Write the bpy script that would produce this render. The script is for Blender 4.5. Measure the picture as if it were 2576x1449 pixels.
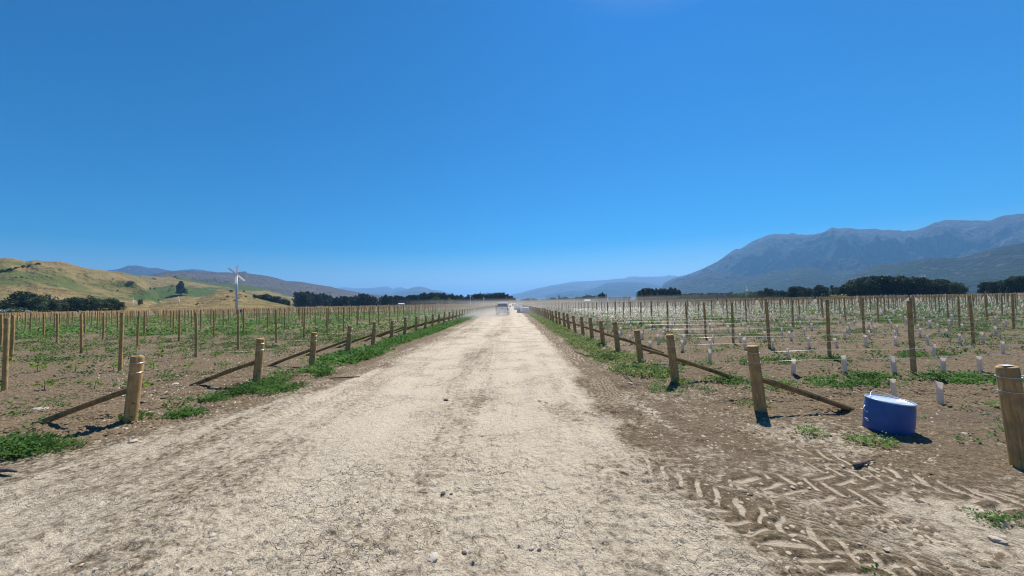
import bpy, math, random
import numpy as np
from mathutils import Vector, Matrix, Euler
for o in list(bpy.data.objects): bpy.data.objects.remove(o)
R = math.radians
scene = bpy.context.scene
col = scene.collection
rng = np.random.default_rng(7)
random.seed(7)

# ------------------------------------------------------------------ camera
CAM_H, F_PX, PW, PH = 1.8, 950.0, 2576.0, 1449.0
PITCH, ROLL, YAW = R(2.2), R(-1.12), R(0.0)
cam = bpy.data.cameras.new('camera'); co = bpy.data.objects.new('camera', cam); col.objects.link(co)
cam.sensor_width = 36; cam.lens = 36 * F_PX / PW
cam.clip_start = .05; cam.clip_end = 80000
CM = (Matrix.Rotation(YAW, 4, 'Z') @ Matrix.Rotation(R(90) + PITCH, 4, 'X') @ Matrix.Rotation(ROLL, 4, 'Z'))
co.matrix_world = Matrix.Translation((0, 0, CAM_H)) @ CM
scene.camera = co
C3 = np.array(CM.to_3x3())

# ------------------------------------------------------------------ light
SUN_AZ, SUN_EL = R(24), R(54)            # to the right of the road direction (+Y), above the horizon
sd = Vector((math.sin(SUN_AZ) * math.cos(SUN_EL), math.cos(SUN_AZ) * math.cos(SUN_EL), math.sin(SUN_EL)))
sun = bpy.data.lights.new('sun', 'SUN'); so = bpy.data.objects.new('sun', sun); col.objects.link(so)
sun.energy = 5.0; sun.angle = R(.53); sun.color = (1, .955, .88)
so.rotation_euler = sd.to_track_quat('Z', 'Y').to_euler()
w = bpy.data.worlds.new('World'); scene.world = w; w.use_nodes = True
nt = w.node_tree; nt.nodes.clear()
sky = nt.nodes.new('ShaderNodeTexSky'); sky.sky_type = 'NISHITA'; sky.sun_disc = False
sky.sun_elevation = SUN_EL; sky.sun_rotation = SUN_AZ
sky.altitude = 200; sky.air_density = 1.0; sky.dust_density = .45; sky.ozone_density = 4.5
hs = nt.nodes.new('ShaderNodeHueSaturation'); hs.inputs['Saturation'].default_value = 1.85; hs.inputs['Value'].default_value = 1.0
bg = nt.nodes.new('ShaderNodeBackground'); bg.inputs[1].default_value = .077
wo = nt.nodes.new('ShaderNodeOutputWorld')
nt.links.new(sky.outputs[0], hs.inputs['Color']); nt.links.new(hs.outputs[0], bg.inputs[0]); nt.links.new(bg.outputs[0], wo.inputs[0])
scene.view_settings.view_transform = 'Standard'; scene.view_settings.look = 'None'
scene.view_settings.exposure = 0.38; scene.view_settings.gamma = 1
try:
    scene.cycles.volume_bounces = 1; scene.cycles.max_bounces = 6; scene.cycles.transparent_max_bounces = 12
    scene.cycles.volume_step_rate = 2.0; scene.cycles.use_denoising = True; scene.cycles.pixel_filter_type = 'BLACKMAN_HARRIS'; scene.cycles.filter_width = 1.15
except Exception: pass

# ------------------------------------------------------------------ geometry of the photograph
def ray(px, py):
    d = C3 @ np.array([(px - PW / 2) / F_PX, -(py - PH / 2) / F_PX, -1.0]); return d
def bp(px, py, z=0.0):                      # photo point -> point on the level z
    d = ray(px, py); t = (z - CAM_H) / d[2]; return (d[0] * t, d[1] * t)
def at_depth(px, py, D):                    # photo point -> world point at forward distance D
    d = ray(px, py); t = D / d[1]; return np.array([d[0] * t, d[1] * t, CAM_H + d[2] * t])
def azel(px, py):
    d = ray(px, py); return math.atan2(d[0], d[1]), d[2] / math.hypot(d[0], d[1])
def to_photo(x, y, z):
    P = np.stack([x, y, z - CAM_H], -1) @ C3
    return PW / 2 + F_PX * P[..., 0] / -P[..., 2], PH / 2 - F_PX * P[..., 1] / -P[..., 2]

# ------------------------------------------------------------------ noise
def _h(ix, iy, s):
    ix = ix.astype(np.int64); iy = iy.astype(np.int64)
    n = (ix * 374761393 + iy * 668265263 + s * 1442695041) & 0xffffffff
    n = ((n ^ (n >> 13)) * 1274126177) & 0xffffffff
    n = ((n ^ (n >> 16)) * 2246822519) & 0xffffffff
    return ((n ^ (n >> 15)) & 0xffffff) / float(0xffffff)
def vn(x, y, s=0):
    x = np.asarray(x, float); y = np.asarray(y, float)
    ix = np.floor(x); iy = np.floor(y); fx = x - ix; fy = y - iy
    fx = fx * fx * fx * (fx * (fx * 6 - 15) + 10); fy = fy * fy * fy * (fy * (fy * 6 - 15) + 10)
    a = _h(ix, iy, s); b = _h(ix + 1, iy, s); c = _h(ix, iy + 1, s); d = _h(ix + 1, iy + 1, s)
    return (a + (b - a) * fx) * (1 - fy) + (c + (d - c) * fx) * fy
def fbm(x, y, s=0, o=4, g=.5):
    t = 0; a = 1; n = 0
    for i in range(o):
        t = t + a * (vn(x, y, s + i * 17) * 2 - 1); n += a; a *= g
        x, y = x * 1.93 * .8 - y * 1.93 * .6 + 5.2, x * 1.93 * .6 + y * 1.93 * .8 + 1.7
    return t / n
def ridged(x, y, s=0, o=4, g=.5):
    t = 0; a = 1; n = 0
    for i in range(o):
        t = t + a * (1 - np.abs(vn(x, y, s + i * 13) * 2 - 1)); n += a; a *= g
        x, y = x * 2.03 * .8 - y * 2.03 * .6 + 3.1, x * 2.03 * .6 + y * 2.03 * .8 + 7.7
    return t / n
def ss(a, b, x): t = np.clip((x - a) / (b - a), 0, 1); return t * t * (3 - 2 * t)

# ------------------------------------------------------------------ objects
def tag(o, label=None, cat=None, group=None, kind=None):
    if label: o['label'] = label
    if cat: o['category'] = cat
    if group: o['group'] = group
    if kind: o['kind'] = kind
    return o
def mesh_np(name, V, Fs, mat=None, smooth=False, attrs=None, parent=None):
    """V (n,3); Fs: array (m,k) or list of such"""
    if not isinstance(Fs, (list, tuple)): Fs = [Fs]
    Fs = [np.asarray(f, np.int32) for f in Fs if len(f)]
    me = bpy.data.meshes.new(name)
    me.vertices.add(len(V)); me.vertices.foreach_set('co', np.asarray(V, np.float32).ravel())
    loops = np.concatenate([f.ravel() for f in Fs]); tot = np.concatenate([np.full(len(f), f.shape[1], np.int32) for f in Fs])
    me.loops.add(len(loops)); me.loops.foreach_set('vertex_index', loops)
    st = np.concatenate([[0], np.cumsum(tot)[:-1]]).astype(np.int32)
    me.polygons.add(len(tot)); me.polygons.foreach_set('loop_start', st); me.polygons.foreach_set('loop_total', tot)
    if smooth: me.polygons.foreach_set('use_smooth', np.ones(len(tot), bool))
    if attrs:
        for k, a in attrs.items():
            at = me.attributes.new(k, 'FLOAT', 'POINT'); at.data.foreach_set('value', np.asarray(a, np.float32))
    me.update(calc_edges=True)
    if mat: me.materials.append(mat)
    o = bpy.data.objects.new(name, me); col.objects.link(o)
    if parent: o.parent = parent
    return o
class MB:
    def __init__(s): s.v = []; s.q = []; s.t = []; s.n = []
    def add(s, V, F):
        b = len(s.v); s.v += [tuple(p) for p in V]
        for f in F:
            f = [i + b for i in f]
            (s.q if len(f) == 4 else s.t if len(f) == 3 else s.n).append(f)
    def box(s, c, sz, rot=None, taper=1.0):
        x, y, z = [k / 2 for k in sz]
        V = [Vector((a * x * (taper if d > 0 else 1), b * y * (taper if d > 0 else 1), d * z)) for d in (-1, 1) for b in (-1, 1) for a in (-1, 1)]
        if rot is not None: V = [rot @ p for p in V]
        s.add([p + Vector(c) for p in V], [(0, 2, 3, 1), (4, 5, 7, 6), (0, 1, 5, 4), (2, 6, 7, 3), (0, 4, 6, 2), (1, 3, 7, 5)])
    def hull(s, rings):                    # list of closed rings with equal count
        n = len(rings[0]); V = [p for r in rings for p in r]; F = []
        for k in range(len(rings) - 1):
            for i in range(n): F.append((k * n + i, k * n + (i + 1) % n, (k + 1) * n + (i + 1) % n, (k + 1) * n + i))
        F.append(tuple(range(n))[::-1]); F.append(tuple((len(rings) - 1) * n + i for i in range(n)))
        s.add(V, F)
    def tube(s, pts, rad, n=8, jit=0):
        pts = [Vector(p) for p in pts]; rings = []
        if not hasattr(rad, '__len__'): rad = [rad] * len(pts)
        for i, p in enumerate(pts):
            d = (pts[min(i + 1, len(pts) - 1)] - pts[max(i - 1, 0)]).normalized()
            u = d.cross(Vector((0, .3, 1)) if abs(d.z) < .9 else Vector((1, 0, 0))).normalized(); v = d.cross(u)
            rings.append([p + (u * math.cos(a) + v * math.sin(a)) * rad[i] * (1 + random.uniform(-jit, jit)) for a in [2 * math.pi * k / n for k in range(n)]])
        s.hull(rings)
    def build(s, name, mat, parent=None, smooth=False, bevel=0):
        me = bpy.data.meshes.new(name); me.from_pydata(s.v, [], s.q + s.t + s.n); me.validate(); me.update()
        if mat: me.materials.append(mat)
        if smooth: me.polygons.foreach_set('use_smooth', [True] * len(me.polygons))
        o = bpy.data.objects.new(name, me); col.objects.link(o)
        if parent: o.parent = parent
        if bevel:
            b = o.modifiers.new('b', 'BEVEL'); b.width = bevel; b.segments = 2; b.limit_method = 'ANGLE'
        return o
def empty(name, loc, rz=0, label=None, cat=None, group=None):
    o = bpy.data.objects.new(name, None); col.objects.link(o); o.location = loc; o.rotation_euler = (0, 0, rz)
    return tag(o, label, cat, group)
def copy_tree(o, parent=None):
    c = o.copy(); col.objects.link(c); c.parent = parent
    for ch in list(o.children): copy_tree(ch, c)
    return c
def scatter(TV, TF, P, rz, sc, tilt=None):
    """copies of template (TV,TF) at P (n,3) rotated rz, scaled sc (n,3) -> V,F"""
    n, m = len(P), len(TV); V = TV[None] * sc[:, None, :]
    if tilt is not None:
        V = V.copy(); V[..., 0] += V[..., 2] * tilt[:, None, 0]; V[..., 1] += V[..., 2] * tilt[:, None, 1]
    c, s = np.cos(rz)[:, None], np.sin(rz)[:, None]
    X = V[..., 0] * c - V[..., 1] * s; Y = V[..., 0] * s + V[..., 1] * c
    V = np.stack([X, Y, V[..., 2]], -1) + P[:, None, :]
    F = (TF[None] + (np.arange(n) * m)[:, None, None]).reshape(-1, TF.shape[1])
    return V.reshape(-1, 3), F

# ------------------------------------------------------------------ materials
class NT:
    def __init__(s, name, rough=.9, spec=.2, metal=0):
        s.m = bpy.data.materials.new(name); s.m.use_nodes = True; s.t = s.m.node_tree
        s.b = s.t.nodes['Principled BSDF']; s.b.inputs['Roughness'].default_value = rough
        s.b.inputs['Specular IOR Level'].default_value = spec; s.b.inputs['Metallic'].default_value = metal
        s.out = s.t.nodes['Material Output']
    def n(s, t, **kw):
        nd = s.t.nodes.new(t)
        for k, v in kw.items():
            if k in nd.inputs: nd.inputs[k].default_value = v
            else: setattr(nd, k, v)
        return nd
    def l(s, a, b): s.t.links.new(a, b)
    def coord(s, scale=(1, 1, 1), kind='Object', rot=(0, 0, 0)):
        tc = s.n('ShaderNodeTexCoord'); mp = s.n('ShaderNodeMapping'); mp.inputs['Scale'].default_value = scale; mp.inputs['Rotation'].default_value = rot
        s.l(tc.outputs[kind], mp.inputs[0]); return mp.outputs[0]
    def noise(s, scale, detail=4, co=None, rough=.55, dist=0):
        nd = s.n('ShaderNodeTexNoise'); nd.inputs['Scale'].default_value = scale; nd.inputs['Detail'].default_value = detail
        nd.inputs['Roughness'].default_value = rough; nd.inputs['Distortion'].default_value = dist
        if co: s.l(co, nd.inputs['Vector'])
        return nd.outputs['Fac']
    def ramp(s, fac, stops):
        nd = s.n('ShaderNodeValToRGB'); e = nd.color_ramp.elements
        while len(e) < len(stops): e.new(.5)
        for el, (p, c) in zip(e, stops): el.position = p; el.color = (*c, 1) if hasattr(c, '__len__') else (c, c, c, 1)
        s.l(fac, nd.inputs[0]); return nd.outputs[0]
    def mix(s, fac, a, b, mode='MIX'):
        nd = s.n('ShaderNodeMix'); nd.data_type = 'RGBA'; nd.blend_type = mode
        for v, i in ((fac, 0), (a, 6), (b, 7)):
            if hasattr(v, 'is_output') or isinstance(v, bpy.types.NodeSocket): s.l(v, nd.inputs[i])
            elif i == 0: nd.inputs[0].default_value = v
            else: nd.inputs[i].default_value = (*v, 1)
        return nd.outputs[2]
    def math(s, op, a, b=0.0, c=None):
        nd = s.n('ShaderNodeMath'); nd.operation = op
        for v, i in ((a, 0), (b, 1), (c, 2)):
            if v is None: continue
            if isinstance(v, bpy.types.NodeSocket): s.l(v, nd.inputs[i])
            else: nd.inputs[i].default_value = v
        return nd.outputs[0]
    def mr(s, v, a, b, c=0., d=1.):
        nd = s.n('ShaderNodeMapRange'); nd.interpolation_type = 'SMOOTHSTEP'; s.l(v, nd.inputs[0])
        for i, k in enumerate((a, b, c, d)): nd.inputs[i + 1].default_value = k
        return nd.outputs[0]
    def attr(s, name):
        nd = s.n('ShaderNodeAttribute'); nd.attribute_name = name; return nd.outputs['Fac']
    def color(s, c):
        if isinstance(c, bpy.types.NodeSocket): s.l(c, s.b.inputs['Base Color'])
        else: s.b.inputs['Base Color'].default_value = (*c, 1)
    def bump(s, h, strength=.5, dist=.01):
        nd = s.n('ShaderNodeBump'); nd.inputs['Strength'].default_value = strength; nd.inputs['Distance'].default_value = dist
        s.l(h, nd.inputs['Height']); s.l(nd.outputs[0], s.b.inputs['Normal']); return nd
    def translucent(s, colr, fac):
        tr = s.n('ShaderNodeBsdfTranslucent'); mx = s.n('ShaderNodeMixShader'); mx.inputs[0].default_value = fac
        if isinstance(colr, bpy.types.NodeSocket): s.l(colr, tr.inputs[0])
        else: tr.inputs[0].default_value = (*colr, 1)
        s.l(s.b.outputs[0], mx.inputs[1]); s.l(tr.outputs[0], mx.inputs[2]); s.l(mx.outputs[0], s.out.inputs[0])
def plain(name, c, rough=.6, spec=.3, metal=0, var=.25, scale=6):
    m = NT(name, rough, spec, metal); f = m.noise(scale, 5, m.coord())
    m.color(m.ramp(f, [(.3, tuple(k * (1 - var) for k in c)), (.7, tuple(min(1, k * (1 + var * .6)) for k in c))])); return m.m

def mat_ground():
    m = NT('earth', .95, .15); co = m.coord()
    dust = m.attr('dust'); grn = m.attr('grn'); tread = m.attr('tread')
    n1 = m.noise(3.2, 8, co, .65); n2 = m.noise(13, 7, co, .72, .5); n3 = m.noise(70, 4, co, .6)
    d = m.math('ADD', dust, m.math('MULTIPLY', m.math('SUBTRACT', n1, .5), .55))
    d = m.math('ADD', d, m.math('MULTIPLY', m.math('SUBTRACT', n2, .5), 1.55))
    d = m.mr(d, .22, .78)
    clay = m.mix(m.noise(1.1, 4, co), (.615, .51, .37), (.745, .635, .475))
    clay = m.mix(m.mr(n3, .45, .7), clay, (.42, .325, .215))
    soil = m.mix(m.mr(n2, .32, .68), (.085, .060, .034), (.300, .224, .132))
    soil = m.mix(m.mr(m.noise(5.5, 5, m.coord((.55, 1.6, 1)), .65), .5, .68, 0, .75), soil, (.105, .075, .044))
    soil = m.mix(m.mr(m.noise(.55, 4, co), .35, .7), soil, (.18, .130, .082))
    soil = m.mix(m.mr(m.noise(38, 3, co), .60, .70), soil, (.50, .42, .31))
    c = m.mix(d, soil, clay)
    c = m.mix(m.math('MULTIPLY', tread, m.mr(n2, .12, .42)), c, (.58, .47, .34))
    # drying cracks
    vo = m.n('ShaderNodeTexVoronoi'); vo.feature = 'DISTANCE_TO_EDGE'; vo.inputs['Scale'].default_value = 7.5
    cd = m.n('ShaderNodeMapping'); tc = m.n('ShaderNodeTexCoord')
    nz = m.n('ShaderNodeTexNoise'); nz.inputs['Scale'].default_value = 9; m.l(tc.outputs['Object'], nz.inputs['Vector'])
    va = m.n('ShaderNodeVectorMath'); va.operation = 'MULTIPLY_ADD'; m.l(nz.outputs['Color'], va.inputs[0]); va.inputs[1].default_value = (.26, .26, .0); m.l(tc.outputs['Object'], va.inputs[2])
    m.l(va.outputs[0], vo.inputs['Vector'])
    edge = m.mr(vo.outputs[0], .012, .05)
    hasc = m.mr(m.noise(.9, 3, co), .46, .64)
    crack = m.math('MULTIPLY', m.math('SUBTRACT', 1., edge), m.math('MULTIPLY', m.math('MULTIPLY', d, d), hasc))
    c = m.mix(m.math('MULTIPLY', crack, .30), c, (.16, .12, .08))
    gcol = m.mix(m.mr(n1, .3, .7), (.045, .085, .022), (.12, .16, .05))
    g = m.mr(m.math('ADD', m.math('MULTIPLY', m.math('SUBTRACT', n2, .5), .9), grn), .35, .75)
    c = m.mix(g, c, gcol)
    m.color(c)
    h = m.math('ADD', m.math('MULTIPLY', n2, 1.6), m.math('MULTIPLY', n3, .45))
    h = m.math('SUBTRACT', h, m.math('MULTIPLY', crack, .9))
    m.bump(h, 1.0, .034)
    return m.m
def mat_wood(name, dark=1.0, green=False):
    m = NT(name, .82, .2); co = m.coord((1, 1, .12)); c2 = m.coord()
    f = m.noise(38, 6, co, .6, .5); k = m.noise(5, 4, c2)
    c = m.ramp(f, [(.28, (.21 * dark, .125 * dark, .05 * dark)), (.5, (.43 * dark, .262 * dark, .105 * dark)), (.72, (.58 * dark, .38 * dark, .17 * dark))])
    c = m.mix(m.mr(k, .42, .68), c, (.27 * dark, .18 * dark, .085 * dark))
    vo = m.n('ShaderNodeTexVoronoi'); vo.inputs['Scale'].default_value = 4.5; m.l(m.coord((1, 1, .8)), vo.inputs['Vector'])
    kn = m.mr(vo.outputs['Distance'], .05, .12, 1, 0)
    c = m.mix(m.math('MULTIPLY', kn, .8), c, (.07, .04, .02))
    if green: c = m.mix(m.mr(m.noise(2.3, 3, c2), .55, .68), c, (.05, .07, .05))
    m.color(c); m.bump(f, .5, .006); return m.m
def mat_leaf(name, a, b, tr=.4, scale=1.2, detail=3):
    m = NT(name, .6, .25); c = m.ramp(m.noise(scale, detail, m.coord()), [(.35, a), (.65, b)])
    oi = m.n('ShaderNodeObjectInfo'); hv = m.n('ShaderNodeHueSaturation')
    m.l(m.mr(oi.outputs['Random'], 0, 1, .8, 1.2), hv.inputs['Value']); m.l(c, hv.inputs['Color']); c = hv.outputs[0]
    m.color(c); m.translucent(c, tr); return m.m
M = {}
M['earth'] = mat_ground()
M['wood'] = mat_wood('treated_timber', 1.12); M['brace'] = mat_wood('weathered_timber', .72, True); M['post'] = mat_wood('line_post_timber', 1.12)
M['galv'] = plain('galvanised_wire', (.75, .75, .74), .45, .5, 1, .08)
M['white'] = plain('white_paint', (.78, .79, .8), .35, .5, 0, .05)
M['steel'] = plain('pale_grey_steel', (.5, .53, .6), .4, .5, 0, .08)
M['dark'] = plain('dark_plastic', (.02, .02, .022), .6, .3)
M['red'] = plain('red_lens', (.35, .03, .03), .3, .5)
M['weed'] = mat_leaf('weed_leaves', (.065, .15, .03), (.15, .27, .06), .45)
M['weedy'] = mat_leaf('yellowing_weed_leaves', (.12, .18, .05), (.26, .30, .10), .45)
M['vine'] = mat_leaf('vine_leaves', (.12, .24, .03), (.26, .36, .06), .5, 8)
M['stem'] = plain('vine_stem', (.16, .10, .06), .8)
M['stone'] = plain('pale_stone', (.52, .45, .36), .85, .2, 0, .3, 14)
M['stoned'] = plain('dark_stone', (.13, .11, .09), .8, .25, 0, .4, 14)
M['twig'] = plain('dead_wood', (.13, .10, .085), .85, .2, 0, .5, 20)
def mat_sleeve():
    m = NT('white_sleeve_plastic', .5, .35); f = m.noise(9, 4, m.coord()); c = m.ramp(f, [(.35, (.80, .71, .62)), (.7, (.90, .82, .73))])
    m.color(c); m.translucent((.93, .87, .80), .5); return m.m
M['sleeve'] = mat_sleeve()
def mat_blade():
    m = NT('white_fibreglass', .35, .4); m.color((.88, .88, .88)); m.translucent((.9, .9, .88), .55); return m.m
M['blade'] = mat_blade()

# ------------------------------------------------------------------ ground layout
# tractor tyre tracks on the ground: (polyline, half width, kind)
TR = [([(.4, 7.6), (1.0, 6.1), (1.5, 5.2), (2.6, 4.3), (3.53, 3.66), (4.6, 3.1), (6.2, 2.5)], .26, 'lug'),
      ([(1.15, 4.4), (1.75, 3.35), (2.25, 2.65), (2.8, 1.9), (3.1, 1.2)], .27, 'lug'),
      ([(1.7, 4.65), (2.35, 3.95), (3.0, 3.38), (3.6, 2.85), (4.4, 2.2)], .25, 'lug'),
      ([(3.2, 4.6), (3.9, 3.6), (4.5, 2.9), (5.2, 2.0)], .24, 'lug'), ([(2.2, 3.2), (2.7, 2.5), (3.3, 1.6)], .24, 'lug'),
      ([(1.2, 5.0), (1.7, 4.25), (2.2, 3.7), (3.3, 3.0), (4.6, 2.55), (6, 2.3)], .14, 'rib'),
      ([(1.9, 3.5), (2.5, 2.95), (3.05, 2.4), (3.8, 1.8)], .13, 'rib'),
      ([(-3.9, 40), (-3.95, 14), (-4.15, 9.5), (-4.6, 7.3), (-5.6, 5.9), (-8.0, 4.7), (-12, 3.6)], .22, 'lugs'),
      ([(-3.1, 40), (-3.1, 12), (-3.3, 8), (-4.3, 5.6), (-6.8, 4.2), (-10, 3.2)], .2, 'rib'),
      ([(1.9, 40), (1.95, 16), (2.0, 9), (1.7, 6.5)], .25, 'lugs')]
def track_uv(x, y, pl):
    best = np.full(x.shape, 1e9); U = np.zeros(x.shape); Vv = np.zeros(x.shape); acc = 0
    for (a, b) in zip(pl[:-1], pl[1:]):
        dx, dy = b[0] - a[0], b[1] - a[1]; L = math.hypot(dx, dy); dx /= L; dy /= L
        t = np.clip((x - a[0]) * dx + (y - a[1]) * dy, 0, L); qx = x - a[0] - dx * t; qy = y - a[1] - dy * t
        d = np.hypot(qx, qy); sgn = qx * dy - qy * dx; m_ = d < best
        best = np.where(m_, d, best); U = np.where(m_, acc + t, U); Vv = np.where(m_, np.sign(sgn) * d, Vv); acc += L
    return U, Vv, best
LE = np.array([(-40, -2), (-30, 1.2), (-12, 3.2), (-8, 3.9), (-6.3, 4.38), (-5.4, 5.45), (-4.8, 7.2), (-4.5, 9.5), (-4.4, 14), (-4.5, 46), (-4.5, 900)])
RE = np.array([(1.6, -2), (1.6, 3.5), (1.72, 6), (1.95, 10), (2.0, 900)])
def road_inside(x, y):                      # signed distance-like: >0 on the road
    lx = np.interp(y, LE[:, 1], LE[:, 0]); rx = np.interp(y, RE[:, 1], RE[:, 0])
    # near the left bend measure along y as well
    dl = np.where(y < 7.2, np.minimum(x - lx, np.interp(-x, -LE[::-1, 0] if False else np.array([4.8, 5.4, 6.3, 8, 12, 30, 40]), np.array([7.2, 5.45, 4.38, 3.9, 3.2, 1.2, -2])) - y + np.where(x > -4.8, 50, 0)), x - lx)
    return np.minimum(dl, rx - x)
PATCH = [  # weed patches: centre x,y, radius x,y, strength
    (-6.5, 4.93, 1.0, .30, 1.4), (-5.75, 7.25, .6, .42, 1.1), (-5.4, 8.3, .75, .6, 1.2), (-5.45, 9.7, .7, .8, .9), (-5.5, 6.5, .28, .2, 1.),
    (-5.55, 13.5, .75, 2.2, 1.3), (-5.6, 20, .6, 4, 1.), (-5.4, 30, .8, 10, 1.2), (-5.3, 50, .8, 20, 1.2), (-5.3, 100, .9, 60, 1.1),
    (4.3, 8.3, 1.2, .4, 1.), (3.5, 9.6, .9, .7, 1.), (3.1, 12, .7, 2, 1.), (3.0, 17, .7, 4, 1.1), (3.0, 30, .8, 12, 1.2), (3.0, 60, .8, 30, 1.1), (3, 120, .9, 60, 1),
    (7.0, 8.0, 1.7, .55, 1.3), (9.4, 7.8, .9, .6, .9), (3.3, 7.6, .8, .3, .7), (5.0, 7.4, .6, .3, .5), (8.0, 10.6, 2, .5, .7), (12.6, 11.6, 1.6, .9, 1.), (4.9, 10.8, .8, .5, .7)]
for (px, py, rr) in [(1925, 1082, .13), (2010, 1086, .16), (2045, 1098, .13), (2190, 1113, .17), (2110, 1095, .1), (2490, 1310, .11), (2565, 1312, .16), (2250, 1412, .05), (2190, 1440, .03), (1900, 1018, .12), (350, 1058, .1), (455, 1045, .2), (2350, 1100, .08)]:
    gx, gy = bp(px, py); PATCH.append((gx, gy, rr * 1.3, rr, 1.3))
def weed_density(x, y):
    r = road_inside(x, y)
    g = np.zeros(np.shape(x))
    for (cx, cy, rx, ry, s) in PATCH:
        q = ((x - cx) / rx) ** 2 + ((y - cy) / ry) ** 2; g = np.maximum(g, s * np.exp(-q * q * 1.1))
    n = fbm(x * .45, y * .6, 31, 3) ; n2 = fbm(x * 1.7, y * 2.2, 77, 3)
    left = ss(-6.6, -8.5, x) * (.035 +   .58 * ss(12.5, 16, y + .1 * (-x - 12)) + .05 * ss(8.5, 11, y)) * np.clip(.75 + 1.5 * n, 0, 1.6)
    right = ss(4.5, 6.5, x) * (.04 + .66 * ss(10, 20, y)) * np.clip(.75 + 1.8 * n, 0, 1.7)
    g = np.maximum(g, np.maximum(left, right))
    g = g * np.clip(.62 + 1.7 * n2, .03, 1.4)
    return g * ss(.15, -.45, r)
def ground_fields(x, y, sp):
    """height, dust, green, tread for ground points; sp = local mesh spacing"""
    r = road_inside(x, y); e = fbm(x * .9, y * .7, 3, 4) * .7
    stk = fbm(x * 3.2, y * .35, 61, 4) * .9 + fbm(x * 1.2, y * 1.6, 62, 3) * .5
    on = ss(-1.05, .75, r + e + stk * ss(20, 6, y) * .9 + stk * .25)
    dust = on * .62 + .12 - .12 * (1 - on) * np.maximum(ss(4.2, 5.5, x), ss(-6, -7, x))
    # wheel paths on the road (pale) and crumbly bands between
    wp = np.exp(-((x + 1.9 + .25 * np.sin(y * .13)) / .45) ** 2) + np.exp(-((x - .35 + .2 * np.sin(y * .11 + 1)) / .5) ** 2) + .8 * np.exp(-((x - 1.3) / .3) ** 2)
    crumb = fbm(x * .7, y * .45, 5, 4)
    dust = dust + on * (.24 * wp - .09 - .14 * ss(-.05, .4, crumb) + .17 * fbm(x * 2.6, y * .16, 63, 4) + .12 * fbm(x * 9, y * .8, 64, 2))
    near_l = ss(-3.6, -6.5, x) * on * ss(9, 4, y); dust = dust - .16 * near_l
    dust = dust + .34 * ss(1.4, 2.4, x) * ss(7.5, 2.5, y) * ss(.0, .45, fbm(x * .8, y * 1.3, 9, 3) + .25) * (1 - on)
    dust = dust - .22 * np.exp(-((r) / .35) ** 2) * ss(6, 9, y)
    dust = dust + .20 * (1 - on) * ss(-.1, .5, fbm(x * .5, y * .8, 12, 3))
    intr = np.zeros(np.shape(x))
    for (pl, hw, kind) in TR:
        sl_ = (x > min(p[0] for p in pl) - 1) & (x < max(p[0] for p in pl) + 1) & (y > min(p[1] for p in pl) - 1) & (y < max(p[1] for p in pl) + 1)
        if sl_.any(): intr[sl_] = np.maximum(intr[sl_], ss(hw * 1.15, hw * .95, track_uv(x[sl_], y[sl_], pl)[2]))
    def band(l): return ss(l * .30, l * .14, sp)       # keep only what the mesh can carry
    z = fbm(x * .25, y * .25, 21, 3) * .04 * ss(1.5, 8, np.hypot(x, y))
    soil = (fbm(x * 2.2, y * 3.2, 22, 3) * .070 * band(.7) + np.maximum(0, fbm(x * 7, y * 9, 23, 3)) * .11 * band(.16) + fbm(x * 24, y * 24, 24, 2) * .016 * band(.05))
    fl = fbm(x * 9, y * 11, 26, 3)
    road = (fbm(x * 2.0, y * 1.2, 25, 3) * .022 * band(.5) + ss(-.1, .3, fl) * .015 * band(.11) + fbm(x * 30, y * 34, 27, 2) * .009 * band(.04)
            + .012 * np.sin(x * 9.5 + fbm(x * .4, y * .2, 28, 2) * 6) * ss(2.5, 5, y) * band(.6) - .018 * wp)
    z = z + soil * (1 - on) * (1 - .8 * intr) * (1 - .78 * ss(7, 4.4, y) * ss(1, 2, x)) + road * on
    # loose crumbs lying on the road
    cr = fbm(x * 16, y * 16, 41, 2); z = z + ss(.50, .62, cr) * .014 * band(.07) * on
    tread = np.zeros(np.shape(x))
    for (pl, hw, kind) in TR:
        bx = [p[0] for p in pl]; by = [p[1] for p in pl]
        sel = (x > min(bx) - 1) & (x < max(bx) + 1) & (y > min(by) - 1) & (y < max(by) + 1)
        if not sel.any(): continue
        U, V_, D = track_uv(x[sel], y[sel], pl); t = np.zeros(U.shape)
        wob = fbm(x[sel] * 3, y[sel] * 3, 51, 2)
        LT = sum(math.hypot(b_[0] - a_[0], b_[1] - a_[1]) for a_, b_ in zip(pl[:-1], pl[1:]))
        inside = ss(hw * 1.08, hw * .92, D + .02 * wob) * ss(0, .5, U + .3 * wob) * ss(LT, LT - .4, U)
        if kind in ('lug', 'lugs'):
            per = .185 if kind == 'lug' else .12; ph = np.where(V_ > 0, .5, 0)
            a = (U + np.abs(V_) * .75) / per + ph + .45 * wob; f = np.abs((a % 1) - .5)
            bar = ss(.155, .10, np.abs(f - .0)) * ss(-.02, .01, np.abs(V_) - .015)
            keep = ss(-.3, .0, fbm(x[sel] * 1.4, y[sel] * 1.4, 52, 2) + .12)
            t = bar * inside * keep * (1. if kind == 'lug' else .6)
            z[sel] += inside * (-.008) + t * -.006 + (ss(.20, .28, f)) * .010 * inside * keep
            if kind == 'lug': dust[sel] = dust[sel] * (1 - .85 * inside * (1 - t) * keep * (1 - .75 * on[sel]))
            else: dust[sel] = dust[sel] * (1 - .35 * inside)
        else:
            f = np.abs(((V_ + .012 * np.sin(U * 22)) / .052 % 1) - .5); g_ = ss(.22, .34, f)
            keep = ss(-.25, .1, fbm(x[sel] * 1.1, y[sel] * 1.1, 53, 2) + .1)
            t = g_ * inside * .55 * keep; z[sel] += -.006 * inside + g_ * inside * .009 * keep
        tread[sel] = np.maximum(tread[sel], t)
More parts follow.
